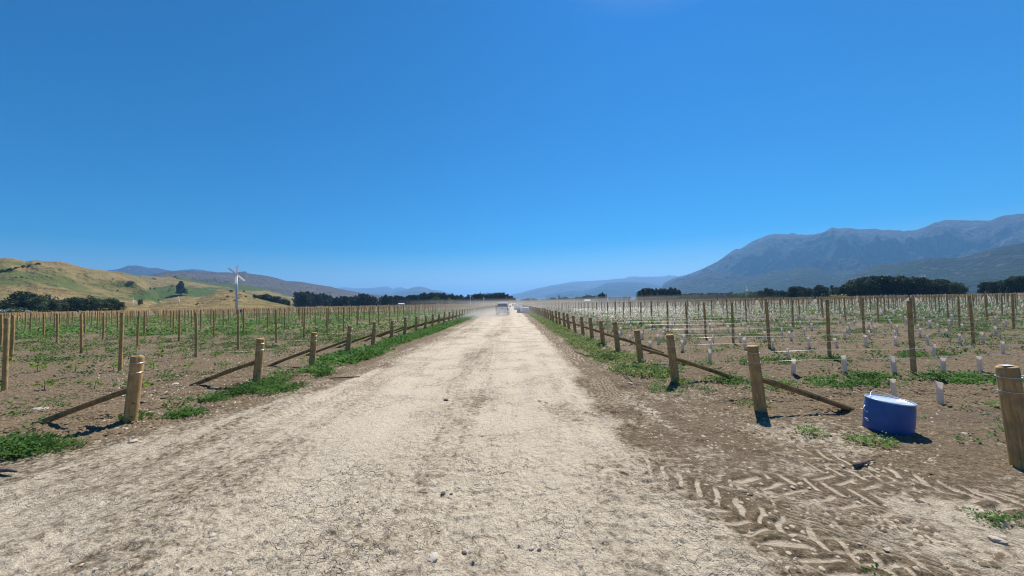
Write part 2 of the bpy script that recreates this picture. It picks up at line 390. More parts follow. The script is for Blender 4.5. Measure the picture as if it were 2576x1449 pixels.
    # planting rows lie a little proud with dry crust
    grn = weed_density(x, y) * (.30 + .70 * ss(10, 36, y)) * .9
    return z, np.clip(dust, 0, 1), np.clip(grn, 0, 1), np.clip(tread, 0, 1)

# polar sheet around the standing point
ang_in = np.linspace(-64, 64, 1100); ang = np.concatenate([np.linspace(-180, -66, 60)[:-1], np.array([-66., -65]), ang_in, np.array([65., 66]), np.linspace(66, 180, 60)[1:]])
ang = np.radians(ang)
rs = [.35]
while rs[-1] < 400: rs.append(rs[-1] + max(.012, min(rs[-1] ** 2 / 680 * .62, 4.0) if rs[-1] > 1.5 else .05))
while rs[-1] < 42000: rs.append(rs[-1] * 1.08)
rs = np.array(rs)
A, RR = np.meshgrid(ang, rs); GX = np.sin(A) * RR; GY = np.cos(A) * RR
sp = np.maximum(np.gradient(rs)[:, None] * np.ones_like(A), RR * R(.12)); sp = np.where(np.abs(A) > R(65), 1.0, sp)
gz, dust, grn, tread = ground_fields(GX.ravel(), GY.ravel(), sp.ravel())
gz = np.where(RR.ravel() > 900, -2 * ss(900, 4000, RR.ravel()), gz)
GV = np.stack([GX.ravel(), GY.ravel(), gz], -1)
nr, na = A.shape; i = np.arange(nr - 1)[:, None] * na + np.arange(na - 1)[None]
GF = np.stack([i, i + 1, i + 1 + na, i + na], -1).reshape(-1, 4)
wrap = np.arange(nr - 1) * na; GF = np.concatenate([GF, np.stack([wrap + na - 1, wrap, wrap + na, wrap + 2 * na - 1], -1)])
cx = GV[GF, 0].mean(1); cy = GV[GF, 1].mean(1)
onroad = road_inside(cx, cy) > 0
def sub_mesh(name, mask):
    F = GF[mask]; u, inv = np.unique(F.ravel(), return_inverse=True)
    return mesh_np(name, GV[u], inv.reshape(-1, 4)[:, ::-1], M['earth'], True, {'dust': dust[u], 'grn': grn[u], 'tread': tread[u]})
tag(sub_mesh('ground', ~onroad), 'brown cultivated vineyard soil with pale dusty tracks', kind='structure')
tag(sub_mesh('dirt_road', onroad), 'pale cracked clay road running straight to the horizon', kind='structure')
def gh(x, y):
    x = np.atleast_1d(np.asarray(x, float)); y = np.atleast_1d(np.asarray(y, float))
    return ground_fields(x, y, np.maximum(.01, (x * x + y * y) / 1100))[0]

# ------------------------------------------------------------------ hills and mountains
def src(pts, ox, oy, s): return [((ox + x / s) / 1.5652, (oy + y / s) / 1.5652) for x, y in pts]
def ridge(name, sky, r_front, r_crest, r_back, mat, label, na=500, nr=70, relief=.18, fs=None, seed=0, prof=1.0, ends=.02, crest_noise=.006, paint=None):
    """terrain belt: rises from the plain at r_front to the crest whose skyline was read off the photograph"""
    ae = np.array([azel(*p) for p in sky]); o_ = np.argsort(ae[:, 0]); ae = ae[o_]
    az = np.linspace(ae[0, 0], ae[-1, 0], na); el = np.interp(az, ae[:, 0], np.maximum(ae[:, 1], 0))
    k = np.array([1, 2, 1]) / 4.; el = np.convolve(np.pad(el, 1, 'edge'), k, 'valid')
    t = np.concatenate([np.linspace(0, 1, nr), np.linspace(1, 2, nr // 3 + 1)[1:]])
    fs_ = fs or (r_crest - r_front) / 5.
    Rr = np.where(t <= 1, r_front + (r_crest - r_front) * t, r_crest + (r_back - r_crest) * (t - 1))
    TT, AA = np.meshgrid(t, az); RR_ = np.meshgrid(Rr, az)[0]
    X = np.sin(AA) * RR_; Y = np.cos(AA) * RR_
    wx = fbm(X / fs_ * .5, Y / fs_ * .5, seed + 5, 3) * fs_ * .8; wy = fbm(X / fs_ * .5 + 9, Y / fs_ * .5, seed + 6, 3) * fs_ * .8
    rid = ridged((X + wx) / fs_, (Y + wy) / fs_, seed, 5, .52) - .62
    rid2 = fbm((X + wx) / fs_ * .4, (Y + wy) / fs_ * .4, seed + 50, 3)
    crest = (el * r_crest)[:, None] + CAM_H
    up = np.clip(TT, 0, 1); s_ = np.where(TT <= 1, up ** prof * (.55 + .45 * up), 1 - .8 * ss(1, 2, TT))
    env = np.where(TT <= 1, np.sin(np.pi * np.clip(up, 0, 1) ** 1.0) ** .8, 0) * np.clip((1 - up) * 3, 0, 1)
    Z = crest * s_ * (1 + env * (relief * 2.2 * rid + relief * 1.2 * rid2))
    Z = Z + crest * crest_noise * fbm(X / fs_ * 4, Y / fs_ * 4, seed + 9, 3) * ss(.2, 1, TT) * 3
    lim = crest / r_crest * RR_ * .985 + 0 * Z; Z = np.where((TT < .97), np.minimum(Z, np.maximum(lim, 0) + 0), Z)
    edge = np.minimum(ss(0, ends, (AA - az[0]) / (az[-1] - az[0])), ss(0, ends, (az[-1] - AA) / (az[-1] - az[0]))) if ends else 1
    Z = Z * edge - 3 * (1 - ss(0, .08, TT)) - 2.2
    V = np.stack([X.ravel(), Y.ravel(), Z.ravel()], -1); n1, n2 = TT.shape
    i_ = np.arange(n1 - 1)[:, None] * n2 + np.arange(n2 - 1)[None]
    F = np.stack([i_, i_ + 1, i_ + 1 + n2, i_ + n2], -1).reshape(-1, 4)
    px, py = to_photo(V[:, 0], V[:, 1], V[:, 2]); 
    at = {'h': np.clip(s_.ravel(), 0, 1)}
    if paint: at['grn'] = paint(px, py, V)
    ob = mesh_np(name, V, F[:, ::-1] if True else F, mat, True, at); tag(ob, label, kind='structure')
    ob['_g'] = 0; del ob['_g']
    return dict(az=az, r=Rr, Z=Z)
HILLS = []
def hill_z(x, y):                            # highest terrain at x,y
    z = 0.0
    for g in HILLS:
        a = math.atan2(x, y); r = math.hypot(x, y)
        if g['az'][0] <= a <= g['az'][-1] and g['r'][0] <= r <= g['r'][-1]:
            ia = (a - g['az'][0]) / (g['az'][1] - g['az'][0]); ir = np.interp(r, g['r'], np.arange(len(g['r'])))
            i0, j0 = min(int(ia), len(g['az']) - 2), min(int(ir), len(g['r']) - 2); fa, fr = ia - i0, ir - j0
            Z = g['Z']; zz = (Z[i0, j0] * (1 - fa) + Z[i0 + 1, j0] * fa) * (1 - fr) + (Z[i0, j0 + 1] * (1 - fa) + Z[i0 + 1, j0 + 1] * fa) * fr
            z = max(z, zz)
    return z
def hit(px, py, r0=350, r1=3600, step=1.006):
    d = ray(px, py); h = math.hypot(d[0], d[1]); r = r0
    while r < r1:
        x, y, z = d[0] / h * r, d[1] / h * r, CAM_H + d[2] / h * r
        if hill_z(x, y) >= z: return Vector((x, y, hill_z(x, y)))
        r *= step
    return None
def mat_hill():
    m = NT('dry_hill_grass', .95, .1); co = m.coord()
    n = m.noise(.006, 7, co, .6, .6); n2 = m.noise(.035, 6, co, .6); st = m.noise(.02, 5, m.coord((1, 1, 5)), .55)
    gold = m.mix(m.mr(n2, .3, .7), (.185, .135, .052), (.28, .205, .088))
    green = m.mix(m.mr(n2, .35, .7), (.085, .10, .026), (.13, .14, .04))
    c = m.mix(m.mr(m.math('ADD', n, m.math('MULTIPLY', m.math('SUBTRACT', st, .5), .35)), .47, .62), gold, green)
    c = m.mix(m.mr(m.attr('grn'), .2, .8), c, (.075, .105, .026))
    c = m.mix(m.mr(m.noise(.05, 4, co), .66, .72), c, (.055, .06, .028))
    m.color(c); m.bump(m.math('ADD', n2, m.math('MULTIPLY', m.noise(.15, 4, co), .4)), .9, 12); return m.m
def mat_range(name, a, b, c_, rockamt=.7, fs=.002):
    m = NT(name, .95, .1); co = m.coord(); n = m.noise(fs, 8, co, .65, .8); n2 = m.noise(fs * 9, 6, co, .65)
    c = m.mix(m.mr(n, .35, .65), a, b)
    h = m.math('ADD', m.attr('h'), m.math('MULTIPLY', m.math('SUBTRACT', n2, .5), .9))
    c = m.mix(m.mr(h, rockamt, rockamt + .35), c, c_)
    sc_ = m.noise(fs * 5, 6, m.coord((1, 1, .35)), .6, 1.5); c = m.mix(m.math('MULTIPLY', m.mr(sc_, .56, .64), m.mr(m.attr('h'), .3, .6, 0, .55)), c, (.16, .14, .135))
    m.color(c); m.bump(m.math('ADD', n2, n), 1.0, 90); return m.m
M['hill'] = mat_hill()
M['brown_range'] = mat_range('brown_tussock', (.24, .17, .10), (.155, .125, .08), (.13, .10, .09), .75, .003)
M['forest_mt'] = mat_range('bush_clad_slope', (.022, .034, .020), (.042, .048, .034), (.055, .048, .05), .62, .0012)
M['spur'] = mat_range('dark_bush_spur', (.022, .038, .018), (.04, .06, .028), (.05, .06, .04), .8, .0025)
M['far_mt'] = mat_range('far_slope', (.07, .07, .06), (.11, .10, .09), (.15, .13, .12), .8, .001)

def poly_mask(px, py, poly, soft=3):
    ins = np.zeros(px.shape, bool); n = len(poly)
    for k in range(n):
        x1, y1 = poly[k]; x2, y2 = poly[(k + 1) % n]
        c_ = ((y1 > py) != (y2 > py)) & (px < (x2 - x1) * (py - y1) / (y2 - y1 + 1e-9) + x1); ins ^= c_
    return ins.astype(float)
S6 = lambda p: src(p, 500, 1050, 3.22)
green_paddock = S6([(600, 112), (700, 122), (850, 160), (1000, 187), (1200, 206), (1450, 222), (1600, 243), (1810, 290), (1700, 312), (1500, 300), (1300, 262), (1050, 230), (800, 190), (640, 160)])
green_slope = S6([(0, 360), (250, 290), (580, 230), (800, 250), (1140, 300), (1100, 340), (880, 385), (760, 372), (620, 380), (380, 440), (100, 420)])
green_valley = src([(1900, 330), (2290, 430), (2576, 450), (2576, 520), (2250, 600), (2130, 780), (1700, 850), (1900, 700), (2150, 600)], 0, 980, 4.293)
def paint_hills(px, py, V):
    w_ = fbm(V[:, 0] / 60, V[:, 1] / 60, 91, 3) * 3.5
    g = poly_mask(px + w_, py + w_ * .4, green_paddock) + .75 * poly_mask(px + w_, py + w_ * .5, green_slope) + .35 * poly_mask(px + w_ * 2, py + w_, green_valley)
    return np.clip(g, 0, 1)
HA = src([(-3600, 760), (-2200, 520), (-1200, 310), (-500, 190), (-120, 150), (0, 145), (100, 140), (250, 150), (430, 195), (560, 178), (640, 175), (750, 190), (950, 192), (1050, 203), (1150, 225), (1300, 270), (1500, 318), (1800, 352), (1950, 365), (2100, 385), (2290, 437), (2450, 520), (2650, 700), (2900, 1000)], 0, 980, 4.293)
HB = S6([(-1500, 330), (-900, 250), (-300, 180), (0, 120), (100, 108), (180, 100), (280, 112), (420, 122), (600, 112), (700, 125), (850, 165), (1000, 190), (1200, 210), (1450, 225), (1600, 245), (1800, 290), (1950, 335), (2100, 372), (2300, 430), (2576, 480)])
HC = S6([(-200, 520), (230, 482), (400, 440), (620, 388), (750, 378), (880, 395), (1000, 355), (1130, 312), (1250, 290), (1400, 290), (1500, 320), (1600, 350), (1800, 400), (1950, 432), (2050, 460), (2150, 490), (2300, 515)])
HILLS.append(ridge('hills', HB, 900, 1900, 2600, M['hill'], 'green and gold rolling hill with a bright green paddock', 620, 110, .34, 210, 3, .8, .01, .004, paint_hills))
HILLS.append(ridge('hills', HA, 480, 1500, 2400, M['hill'], 'tall golden grass hill rising at the far left', 950, 120, .38, 190, 11, .8, .0, .004, paint_hills))
HILLS.append(ridge('hills', HC, 430, 640, 860, M['hill'], 'low golden knoll below the lone dark pine', 520, 70, .14, 60, 17, .75, .04, .006, paint_hills))
BR = S6([(150, 130), (280, 105), (380, 85), (500, 60), (600, 55), (750, 56), (1050, 68), (1280, 70), (1380, 82), (1410, 66), (1500, 54), (1530, 80), (1700, 105), (1900, 140), (2050, 180), (2200, 190), (2400, 225), (2576, 250)]) + src([(150, 355), (330, 400), (450, 408), (600, 430), (720, 450), (850, 478), (1000, 505), (1200, 540), (1400, 555), (1700, 600), (1900, 640)], 1000, 950, 2.576)
ridge('hills', BR, 2700, 4600, 6500, M['brown_range'], 'long brown purple range behind the green hill', 620, 110, .40, 480, 23, .8, .01, .004)
PR = src([(1000, 330), (1100, 292), (1200, 280), (1250, 262), (1300, 243), (1380, 240), (1450, 255), (1500, 270), (1600, 270), (1680, 290), (1760, 300), (1850, 290), (1950, 285), (2050, 290), (2150, 305), (2300, 330)], 0, 950, 2.576)
ridge('mountain', PR, 7000, 9500, 13000, M['forest_mt'], 'blue purple peak showing between the golden hill and brown range', 300, 60, .2, 900, 29, .8, .05)
FB = src([(700, 470), (850, 470), (920, 466), (1050, 480), (1150, 475), (1210, 470), (1250, 464), (1300, 461), (1350, 461), (1385, 472), (1410, 485), (1450, 470), (1490, 464), (1520, 472), (1550, 485), (1620, 500), (1750, 530), (1900, 560)], 1000, 950, 2.576)
ridge('mountain', FB, 14000, 19000, 26000, M['far_mt'], 'jagged pale blue peaks far up the valley', 300, 60, .25, 1500, 37, .7, .03, .01)
FB2 = src([(1000, 560), (1150, 520), (1400, 520), (1500, 500), (1560, 485), (1620, 466), (1680, 459), (1740, 468), (1800, 490), (1850, 498), (1900, 500), (1920, 512), (2000, 530), (2150, 560)], 1000, 950, 2.576)
ridge('mountain', FB2, 9000, 12500, 17000, M['far_mt'], 'rounded blue mountain above the dark tree belt', 300, 60, .22, 1300, 41, .7, .03)
FR = src([(1000, 330), (1140, 290), (1300, 270), (1500, 210), (1700, 165), (1900, 120)], 1800, 1100, 5.152) + src([(400, 310), (600, 270), (820, 232), (1000, 225), (1280, 210), (1500, 188), (1620, 180), (1700, 155), (1780, 152), (1950, 160), (2000, 150), (2050, 158), (2200, 150), (2250, 145), (2290, 138), (2320, 123), (2350, 141), (2400, 136), (2470, 155), (2576, 160), (2900, 260)], 2050, 1050, 3.963)
ridge('mountain', FR, 9500, 15000, 21000, M['far_mt'], 'long pale blue range beyond the right vineyard', 500, 90, .24, 1500, 43, .7, .03, .003)
FR2 = src([(300, 500), (450, 430), (620, 395), (850, 370), (980, 372), (1150, 330), (1350, 250), (1550, 235), (1900, 245), (2300, 330), (2700, 420)], 2050, 1050, 3.963)
ridge('mountain', FR2, 7500, 10500, 13500, M['forest_mt'], 'lower forested shoulder in front of the long pale range', 400, 60, .2, 900, 47, .8, .05)
S5 = lambda p: src(p, 2300, 820, 1.487)
BM = S5([(420, 470), (480, 430), (540, 402), (600, 390), (700, 352), (760, 320), (830, 275), (890, 240), (910, 238), (980, 195), (1060, 160), (1110, 145), (1190, 152), (1220, 140), (1280, 150), (1340, 153), (1400, 138), (1450, 112), (1500, 119), (1560, 115), (1600, 120), (1700, 122), (1850, 126), (1870, 133), (1940, 122), (2000, 105), (2050, 85), (2110, 70), (2200, 73), (2260, 79), (2370, 68), (2410, 50), (2450, 37), (2500, 36), (2576, 33), (2750, 40), (3000, 60), (3500, 95), (4300, 190), (5600, 380), (7500, 470)])
ridge('mountain', BM, 4200, 7600, 11000, M['forest_mt'], 'great dark blue mountain with a craggy summit ridge', 1400, 200, .60, 620, 53, .72, .02, .009)
SA = S5([(330, 540), (450, 470), (600, 412), (740, 362), (860, 400), (980, 460), (1100, 520)])
ridge('mountain', SA, 4200, 5400, 6500, M['forest_mt'], 'foothill spur under the left flank of the great mountain', 300, 60, .2, 600, 59, .8, .08)
SB = S5([(820, 480), (880, 448), (1000, 402), (1150, 370), (1280, 338), (1350, 346), (1450, 380), (1560, 420), (1750, 490)])
ridge('mountain', SB, 3600, 4600, 5600, M['spur'], 'dark bush clad spur in the middle of the great mountain', 300, 60, .2, 500, 61, .8, .08)
SC = S5([(1380, 500), (1480, 432), (1600, 372), (1720, 326), (1820, 325), (1950, 300), (2080, 289), (2200, 290), (2300, 260), (2400, 230), (2576, 195), (2750, 170), (3000, 150), (3500, 160), (4300, 260), (5500, 430)])
ridge('mountain', SC, 2600, 3700, 5000, M['spur'], 'near forested green blue spur at the right edge', 400, 80, .22, 420, 67, .8, .0)

# ------------------------------------------------------------------ leaf clumps
def leaf_tuft(n, h, w, s, seed, up=.5):
    g = np.random.default_rng(seed); V = []; F = []
    for k in range(n):
        a = g.uniform(0, 6.283); r = w * math.sqrt(g.uniform(0, 1)); z = h * g.uniform(.05, 1) * (1 - .5 * r / w)
        c = np.array([math.cos(a) * r, math.sin(a) * r, z]); L = s * g.uniform(.6, 1.3); b = a + g.uniform(-1, 1)
        el = g.uniform(-.2, 1.1) * up * 1.6; d = np.array([math.cos(b) * math.cos(el), math.sin(b) * math.cos(el), math.sin(el)])
        sd_ = np.cross(d, g.normal(size=3)); sd_ /= np.linalg.norm(sd_) + 1e-6
        i0 = len(V); V += [c, c + d * L * .5 + sd_ * L * .24, c + d * L, c + d * L * .5 - sd_ * L * .24]; F.append((i0, i0 + 1, i0 + 2, i0 + 3))
    return np.array(V), np.array(F)
def scatter_tufts(name, pts, mat, label, temps, smin, smax, zoff=0, mix_=None):
    Vs = []; Fs = []; b = 0; k = rng.integers(0, len(temps), len(pts))
    z = gh(pts[:, 0], pts[:, 1])
    for t, (TV, TF) in enumerate(temps):
        q = k == t; n = q.sum()
        if not n: continue
        s = rng.uniform(smin, smax, n) * (.45 + .55 * ss(2.6, 5.5, pts[q, 1])) * (mix_[q] if mix_ is not None else 1)
        V, F = scatter(TV, TF, np.c_[pts[q], z[q] + zoff], rng.uniform(0, 6.28, n), np.c_[s, s, s * rng.uniform(.7, 1.2, n)])
        Vs.append(V); Fs.append(F + b); b += len(V)
    return tag(mesh_np(name, np.concatenate(Vs), np.concatenate(Fs), mat), label, kind='stuff')
def sample(n, x0, x1, y0, y1, logd=True):
    y = np.exp(rng.uniform(math.log(y0), math.log(y1), n)) if logd else rng.uniform(y0, y1, n)
    x = rng.uniform(x0, x1, n); return x, y
def pick(n, x0, x1, y0, y1, gain=1., visible=True, fan=False):
    x, y = sample(n, x0, x1, y0, y1)
    if fan: x = (x - x0) / (x1 - x0); x = (x0 * (1 - x) + x1 * x) * y / y1
    k = (rng.uniform(0, 1, n) < weed_density(x, y) * gain) & (np.abs(x) < 2.1 * y + 3)
    return np.c_[x[k], y[k]]
T_near = [leaf_tuft(38, .13, .10, .042, s) for s in range(6)]
T_mid = [leaf_tuft(18, .15, .16, .07, 20 + s) for s in range(5)]
T_far = [leaf_tuft(9, .20, .30, .17, 40 + s, .4) for s in range(4)]
# verges
pl_ = pick(9000, -9.5, -4.6, 4.3, 11, .62); pr_ = pick(11000, 2.2, 12, 2.4, 13, .6)
pl_ = pl_[(pl_[:, 0] < -4.5)]
scatter_tufts('weeds', pl_, M['weed'], 'leafy green weeds along the near left road verge', T_near, .6, 1.5)
scatter_tufts('weeds', pr_, M['weed'], 'leafy green weeds on the near right soil by the drum and posts', T_near, .55, 1.35)
v1 = pick(20000, -7, -4.9, 10, 90, .6); scatter_tufts('verge_grass', v1, M['weed'], 'green grass strip along the left line of end posts', T_mid, .8, 1.7)
v2 = pick(16000, 2.4, 4.4, 9, 90, .42); scatter_tufts('verge_grass', v2, M['weedy'], 'dusty green grass strip along the right line of end posts', T_mid, .6, 1.3)
f1 = pick(34000, -56, -6.8, 6.5, 28, .9); scatter_tufts('weeds', f1, M['weed'], 'green weeds between the rows of the left vineyard', T_mid, .5, 1.35)
f2 = pick(34000, 4.6, 56, 7.5, 28, .8); scatter_tufts('weeds', f2, M['weed'], 'green weeds between the rows of the right vineyard', T_mid, .5, 1.3)
f3 = pick(44000, -200, -7, 26, 110, 1.); scatter_tufts('weeds', f3, M['weed'], 'distant green ground cover of the left vineyard', T_far, .7, 1.6)
f4 = pick(44000, 5, 200, 26, 110, 1.); scatter_tufts('weeds', f4, M['weed'], 'distant green ground cover of the right vineyard', T_far, .6, 1.4)

# ------------------------------------------------------------------ vineyard end posts
def end_post_mesh(seed):
    random.seed(seed); m = MB(); n = 16; rings = []
    prof = [(-.12, 1.04), (0, 1.03), (.15, 1.0), (.45, .985), (.75, .97), (1.0, .955), (1.028, .94), (1.04, .86)]
    bumps = [(random.uniform(.1, .95), random.uniform(0, 6.28), random.uniform(-.035, .05)) for _ in range(7)]
    for z, k in prof + []:
        ring = []
        for i in range(n):
            a = 2 * math.pi * i / n; r = .086 * k
            for (bz, ba, bb) in bumps: r *= 1 + bb * math.exp(-((z - bz) / .08) ** 2) * max(0, math.cos(a - ba)) ** 3
            ring.append(Vector((math.cos(a) * r, math.sin(a) * r, z)))
        rings.append(ring)
    m.hull(rings); return m
def make_end_post(seed, side):
    """side=+1: the row runs to +X"""
    t = empty('end_post', (0, 0, 0)); p = end_post_mesh(seed).build('post', M['wood'], t, False)
    p.rotation_euler = (0, R(-5.2 * side), 0)
    for f in p.data.polygons: f.use_smooth = abs(f.normal.z) < .5
    b = MB(); random.seed(seed + 3); pts = [(side * (.03 + u * 1.5), 0, .50 - u * .535 + .012 * math.sin(u * 3)) for u in [i / 7 for i in range(8)]]
    b.tube(pts, [.047 * random.uniform(.92, 1.06) for _ in pts], 8, .05); b.build('brace', M['brace'], t)
    for z in (.93, .78):
        w_ = MB(); lx = -side * math.tan(R(5.2)) * z
        w_.tube([(lx + .0905 * math.cos(a), .0905 * math.sin(a), z + .004 * math.sin(a)) for a in [2 * math.pi * k / 16 for k in range(17)]], .0035, 5)
        w_.build('wire_band', M['galv'], t)
    return t
protoL = [make_end_post(s, -1) for s in (1, 2, 3)]; protoR = [make_end_post(s, 1) for s in (4, 5, 6)]
Ly = [6.07, 8.85, 11.4, 14.0, 16.4, 18.9, 21.3, 23.8, 26.3] + [26.3 + 2.42 * k for k in range(1, 96)]
Lx = [-6.1, -5.98, -6.05] + [-6.1] * 200
Ry = [3.98, 6.05, 8.4, 10.7, 13.0, 15.15, 17.3, 19.5] + [19.5 + 2.27 * k for k in range(1, 105)]
Rx = [5.25, 3.9, 3.56] + [3.6] * 200
ordn = ['first', 'second', 'third', 'fourth', 'fifth', 'sixth', 'seventh', 'eighth', 'ninth', 'tenth', 'eleventh', 'twelfth']
used = set()
def place_posts(protos, xs, ys, side, lab):
    for k, y in enumerate(ys):
        pr = protos[k % 3]
        o = pr if pr.name not in used else copy_tree(pr); used.add(pr.name); used.add(o.name)
        x = xs[k] + random.uniform(-.03, .03) * (k > 2); o.location = (x, y, float(gh(x, y)[0]))
        o.rotation_euler = (0, R(random.uniform(-1, 1)) if k > 1 else 0, R(random.uniform(-6, 6)) if k > 1 else 0); s = 1 + (random.uniform(-.05, .05) if k > 1 else 0); o.scale = (1, 1, s)
        tag(o, lab(k), 'vineyard post', f'braced end posts along the {side} side of the road')
place_posts(protoL, Lx, Ly, 'left', lambda k: ('large braced end post in bare soil nearest the camera, left of the road' if k == 0 else f'{ordn[k]} braced timber end post counting away along the left of the road' if k < 12 else 'small far braced end post in the receding line left of the road'))
place_posts(protoR, Rx, Ry, 'right', lambda k: ('thick round timber end post at the right edge beside the blue drum' if k == 0 else 'braced end post just left of the blue drum' if k == 1 else f'{ordn[k]} braced timber end post counting away along the right of the road' if k < 12 else 'small far braced end post in the receding line right of the road'))
cap = MB(); cap.box((0, 0, 0), (.10, .055, .006)); 
for pr, (xx, yy) in ((protoL[0], (.10, 0)), (protoR[0], (-.10, 0))):
    c = MB(); c.box((xx, 0, 1.047), (.11, .06, .005), Matrix.Rotation(R(.0), 3, 'Z')); c.build('metal_cap', M['galv'], pr)

# ------------------------------------------------------------------ line posts (half round timber)
def prism(n, h, r0, r1):
    V = []; F = []
    for z, r in ((-.1, r0), (h, r1)):
        for k in range(n): a = 2 * math.pi * k / n; V.append((math.cos(a) * r, math.sin(a) * r, z))
    F = [(k, (k + 1) % n, (k + 1) % n + n, k + n) for k in range(n)]; return np.array(V), np.array(F)
posts = []     # x,y,side
for k, y in enumerate([3.6] + Ly + [Ly[-1] + 2.42 * j for j in range(1, 26)]):
    for c_ in range(0, 40): posts.append((-11.75 - 6.95 * c_, y, -1))
for k, y in enumerate(Ry + [Ry[-1] + 2.27 * j for j in range(1, 26)]):
    for c_ in range(0, 40):
        X = 9.0 + 7.6 * c_; posts.append((X, y + .05 * (X - 3.6), 1))
posts = np.array(posts, float); n = len(posts)
posts[:, 0] += rng.uniform(-.10, .10, n); posts[:, 1] += rng.uniform(-.10, .10, n)
vis = np.abs(posts[:, 0]) < 2.1 * posts[:, 1] + 4; posts = posts[vis]
dist = posts[:, 1] + np.where(np.abs(posts[:, 0]) < 1.52 * posts[:, 1] + .5, 0, 1000); order = np.argsort(dist); posts = posts[order]
print('line posts', len(posts))
lp = []
for s in range(5):
    random.seed(100 + s); m = MB(); rings = []; n = 10; bend = [random.uniform(-.012, .012) for _ in range(2)]
    for z in (-.1, 0, .3, .7, 1.1, 1.45, 1.68, 1.695):
        r = (.053 - .004 * z) * (.86 if z > 1.69 else 1) * random.uniform(.97, 1.03)
        rings.append([Vector((math.cos(2 * math.pi * i / n) * r + bend[0] * math.sin(z * 2.4), math.sin(2 * math.pi * i / n) * r * .92 + bend[1] * math.sin(z * 2), z)) for i in range(n)])
    m.hull(rings); ob = m.build('line_post', M['post']); lp.append(ob)
    for f in ob.data.polygons: f.use_smooth = abs(f.normal.z) < .5
NL = 300; zz = gh(posts[:, 0], posts[:, 1])
sing = {}
for name_, (px, py) in {'tall line post at the far left edge with its base in bare soil': (36, 985), 'tall line post standing behind the nearest left end post': (301, 932),
                        'tall line post in the left field directly below the big wind machine': (596, 881), 'tall line post left of the big wind machine post': (472, 892),
                        'tall line post in the weeds behind the blue drum': (2279, 942), 'tall line post left of the one behind the blue drum': (2068, 915),
                        'tall line post above the brace of the end post beside the drum': (1927, 882)}.items():
    gx, gy = bp(px, py); j = int(np.argmin((posts[:, 0] - gx) ** 2 + (posts[:, 1] - gy) ** 2)); sing[j] = name_
for j in range(min(NL, len(posts))):
    x, y, sd_ = posts[j]; b = lp[j % 5]; o = b if j < 5 else b.copy()
    if j >= 5: col.objects.link(o)
    o.location = (x, y, zz[j]); o.rotation_euler = (R(random.uniform(-1.2, 1.2)), R(random.uniform(-1.2, 1.2)), random.uniform(0, 6.28)); o.scale = (1, 1, random.uniform(.97, 1.03))
    s_ = 'left' if sd_ < 0 else 'right'
    tag(o, sing.get(j, f'tall slim timber line post standing in the rows of the {s_} vineyard'), 'vineyard post', f'tall line posts of the {s_} vineyard')
rest = posts[NL:]; TV, TF = prism(6, 1.69, .058, .052); TF = np.concatenate([TF, [[6, 7, 8, 9], [6, 9, 10, 11]]])
V, F = scatter(TV, TF, np.c_[rest[:, :2], zz[NL:]], rng.uniform(0, 1, len(rest)), np.c_[np.ones(len(rest)), np.ones(len(rest)), rng.uniform(.96, 1.03, len(rest))], rng.uniform(-.025, .025, (len(rest), 2)))
tag(mesh_np('line_posts', V, F, M['post']), 'mass of far timber line posts fading to the edge of the vineyards', kind='stuff')

# ------------------------------------------------------------------ trellis wires: two per row, right field; one low wire per row left
def wire(x0, y0, x1, y1, z, r, nseg, lab, grp):
    m = MB(); pts = [(x0 + (x1 - x0) * u, y0 + (y1 - y0) * u, z + .012 * math.sin(u * 40)) for u in [i / nseg for i in range(nseg + 1)]]
    m.tube(pts, r, 4); o = m.build('trellis_wire', M['galv'], None, True); tag(o, lab, 'wire', grp)
for k, y in enumerate(Ry[:20]):
    for z in (.93, .78):
        x1 = min(1.6 * y + 14, 130); x0 = Rx[k] + .05
        wire(x0, y, x1, y + .05 * (x1 - 3.6), z, .0024 if z > .9 else .0018, 24, ('upper' if z > .9 else 'lower') + f' shining wire of the {ordn[k] if k < 12 else "far"} row right of the road', 'trellis wires right of the road')
for k, y in enumerate(Ly[:14]):
    wire(-6.2, y, -1.6 * y - 14, y, .78, .0010, 18, f'thin wire of the {ordn[k] if k < 12 else "far"} row left of the road', 'trellis wires left of the road')

# ------------------------------------------------------------------ white grow tubes in the right field
sl = []
for k, y in enumerate(Ry + [Ry[-1] + 2.27 * j for j in range(1, 3)]):
    if y > 210: break
    x = (6.3 if k < 3 else 4.6) + rng.uniform(-.2, .2)
    while x < min(2.1 * y + 4, 240):
        if rng.uniform() < (.9 if y < 40 else .7): sl.append((x + rng.uniform(-.08, .08), y + .05 * (x - 3.6) + rng.uniform(-.05, .05)))
        x += 1.12
sl = np.array(sl); sl = sl[np.argsort(sl[:, 1] + np.where(sl[:, 0] < 1.52 * sl[:, 1] + .5, 0, 1000))]; print('tubes', len(sl))
def tube_mesh(seed):
    random.seed(seed); m = MB(); n = 8
    V = []; F = []; hs = (0, .18, .36); sq = random.uniform(.55, .95)
    for wall, k in ((0, 1), (1, .93)):
        for h in hs:
            for i in range(n): a = 2 * math.pi * i / n; V.append((math.cos(a) * .047 * k * random.uniform(.95, 1.04), math.sin(a) * .047 * sq * k, h + .006 * math.sin(a)))
    for lv in range(2):
        for i in range(n): F.append((lv * n + i, lv * n + (i + 1) % n, (lv + 1) * n + (i + 1) % n, (lv + 1) * n + i)); F.append((3 * n + lv * n + i, 3 * n + (lv + 1) * n + i, 3 * n + (lv + 1) * n + (i + 1) % n, 3 * n + lv * n + (i + 1) % n))
    for i in range(n): F.append((2 * n + i, 2 * n + (i + 1) % n, 5 * n + (i + 1) % n, 5 * n + i))
    m.add(V, F); return m.build('grow_tube', M['sleeve'], None, False)
ts = [tube_mesh(s) for s in range(5)]; sz = gh(sl[:, 0], sl[:, 1])
sgt = {}
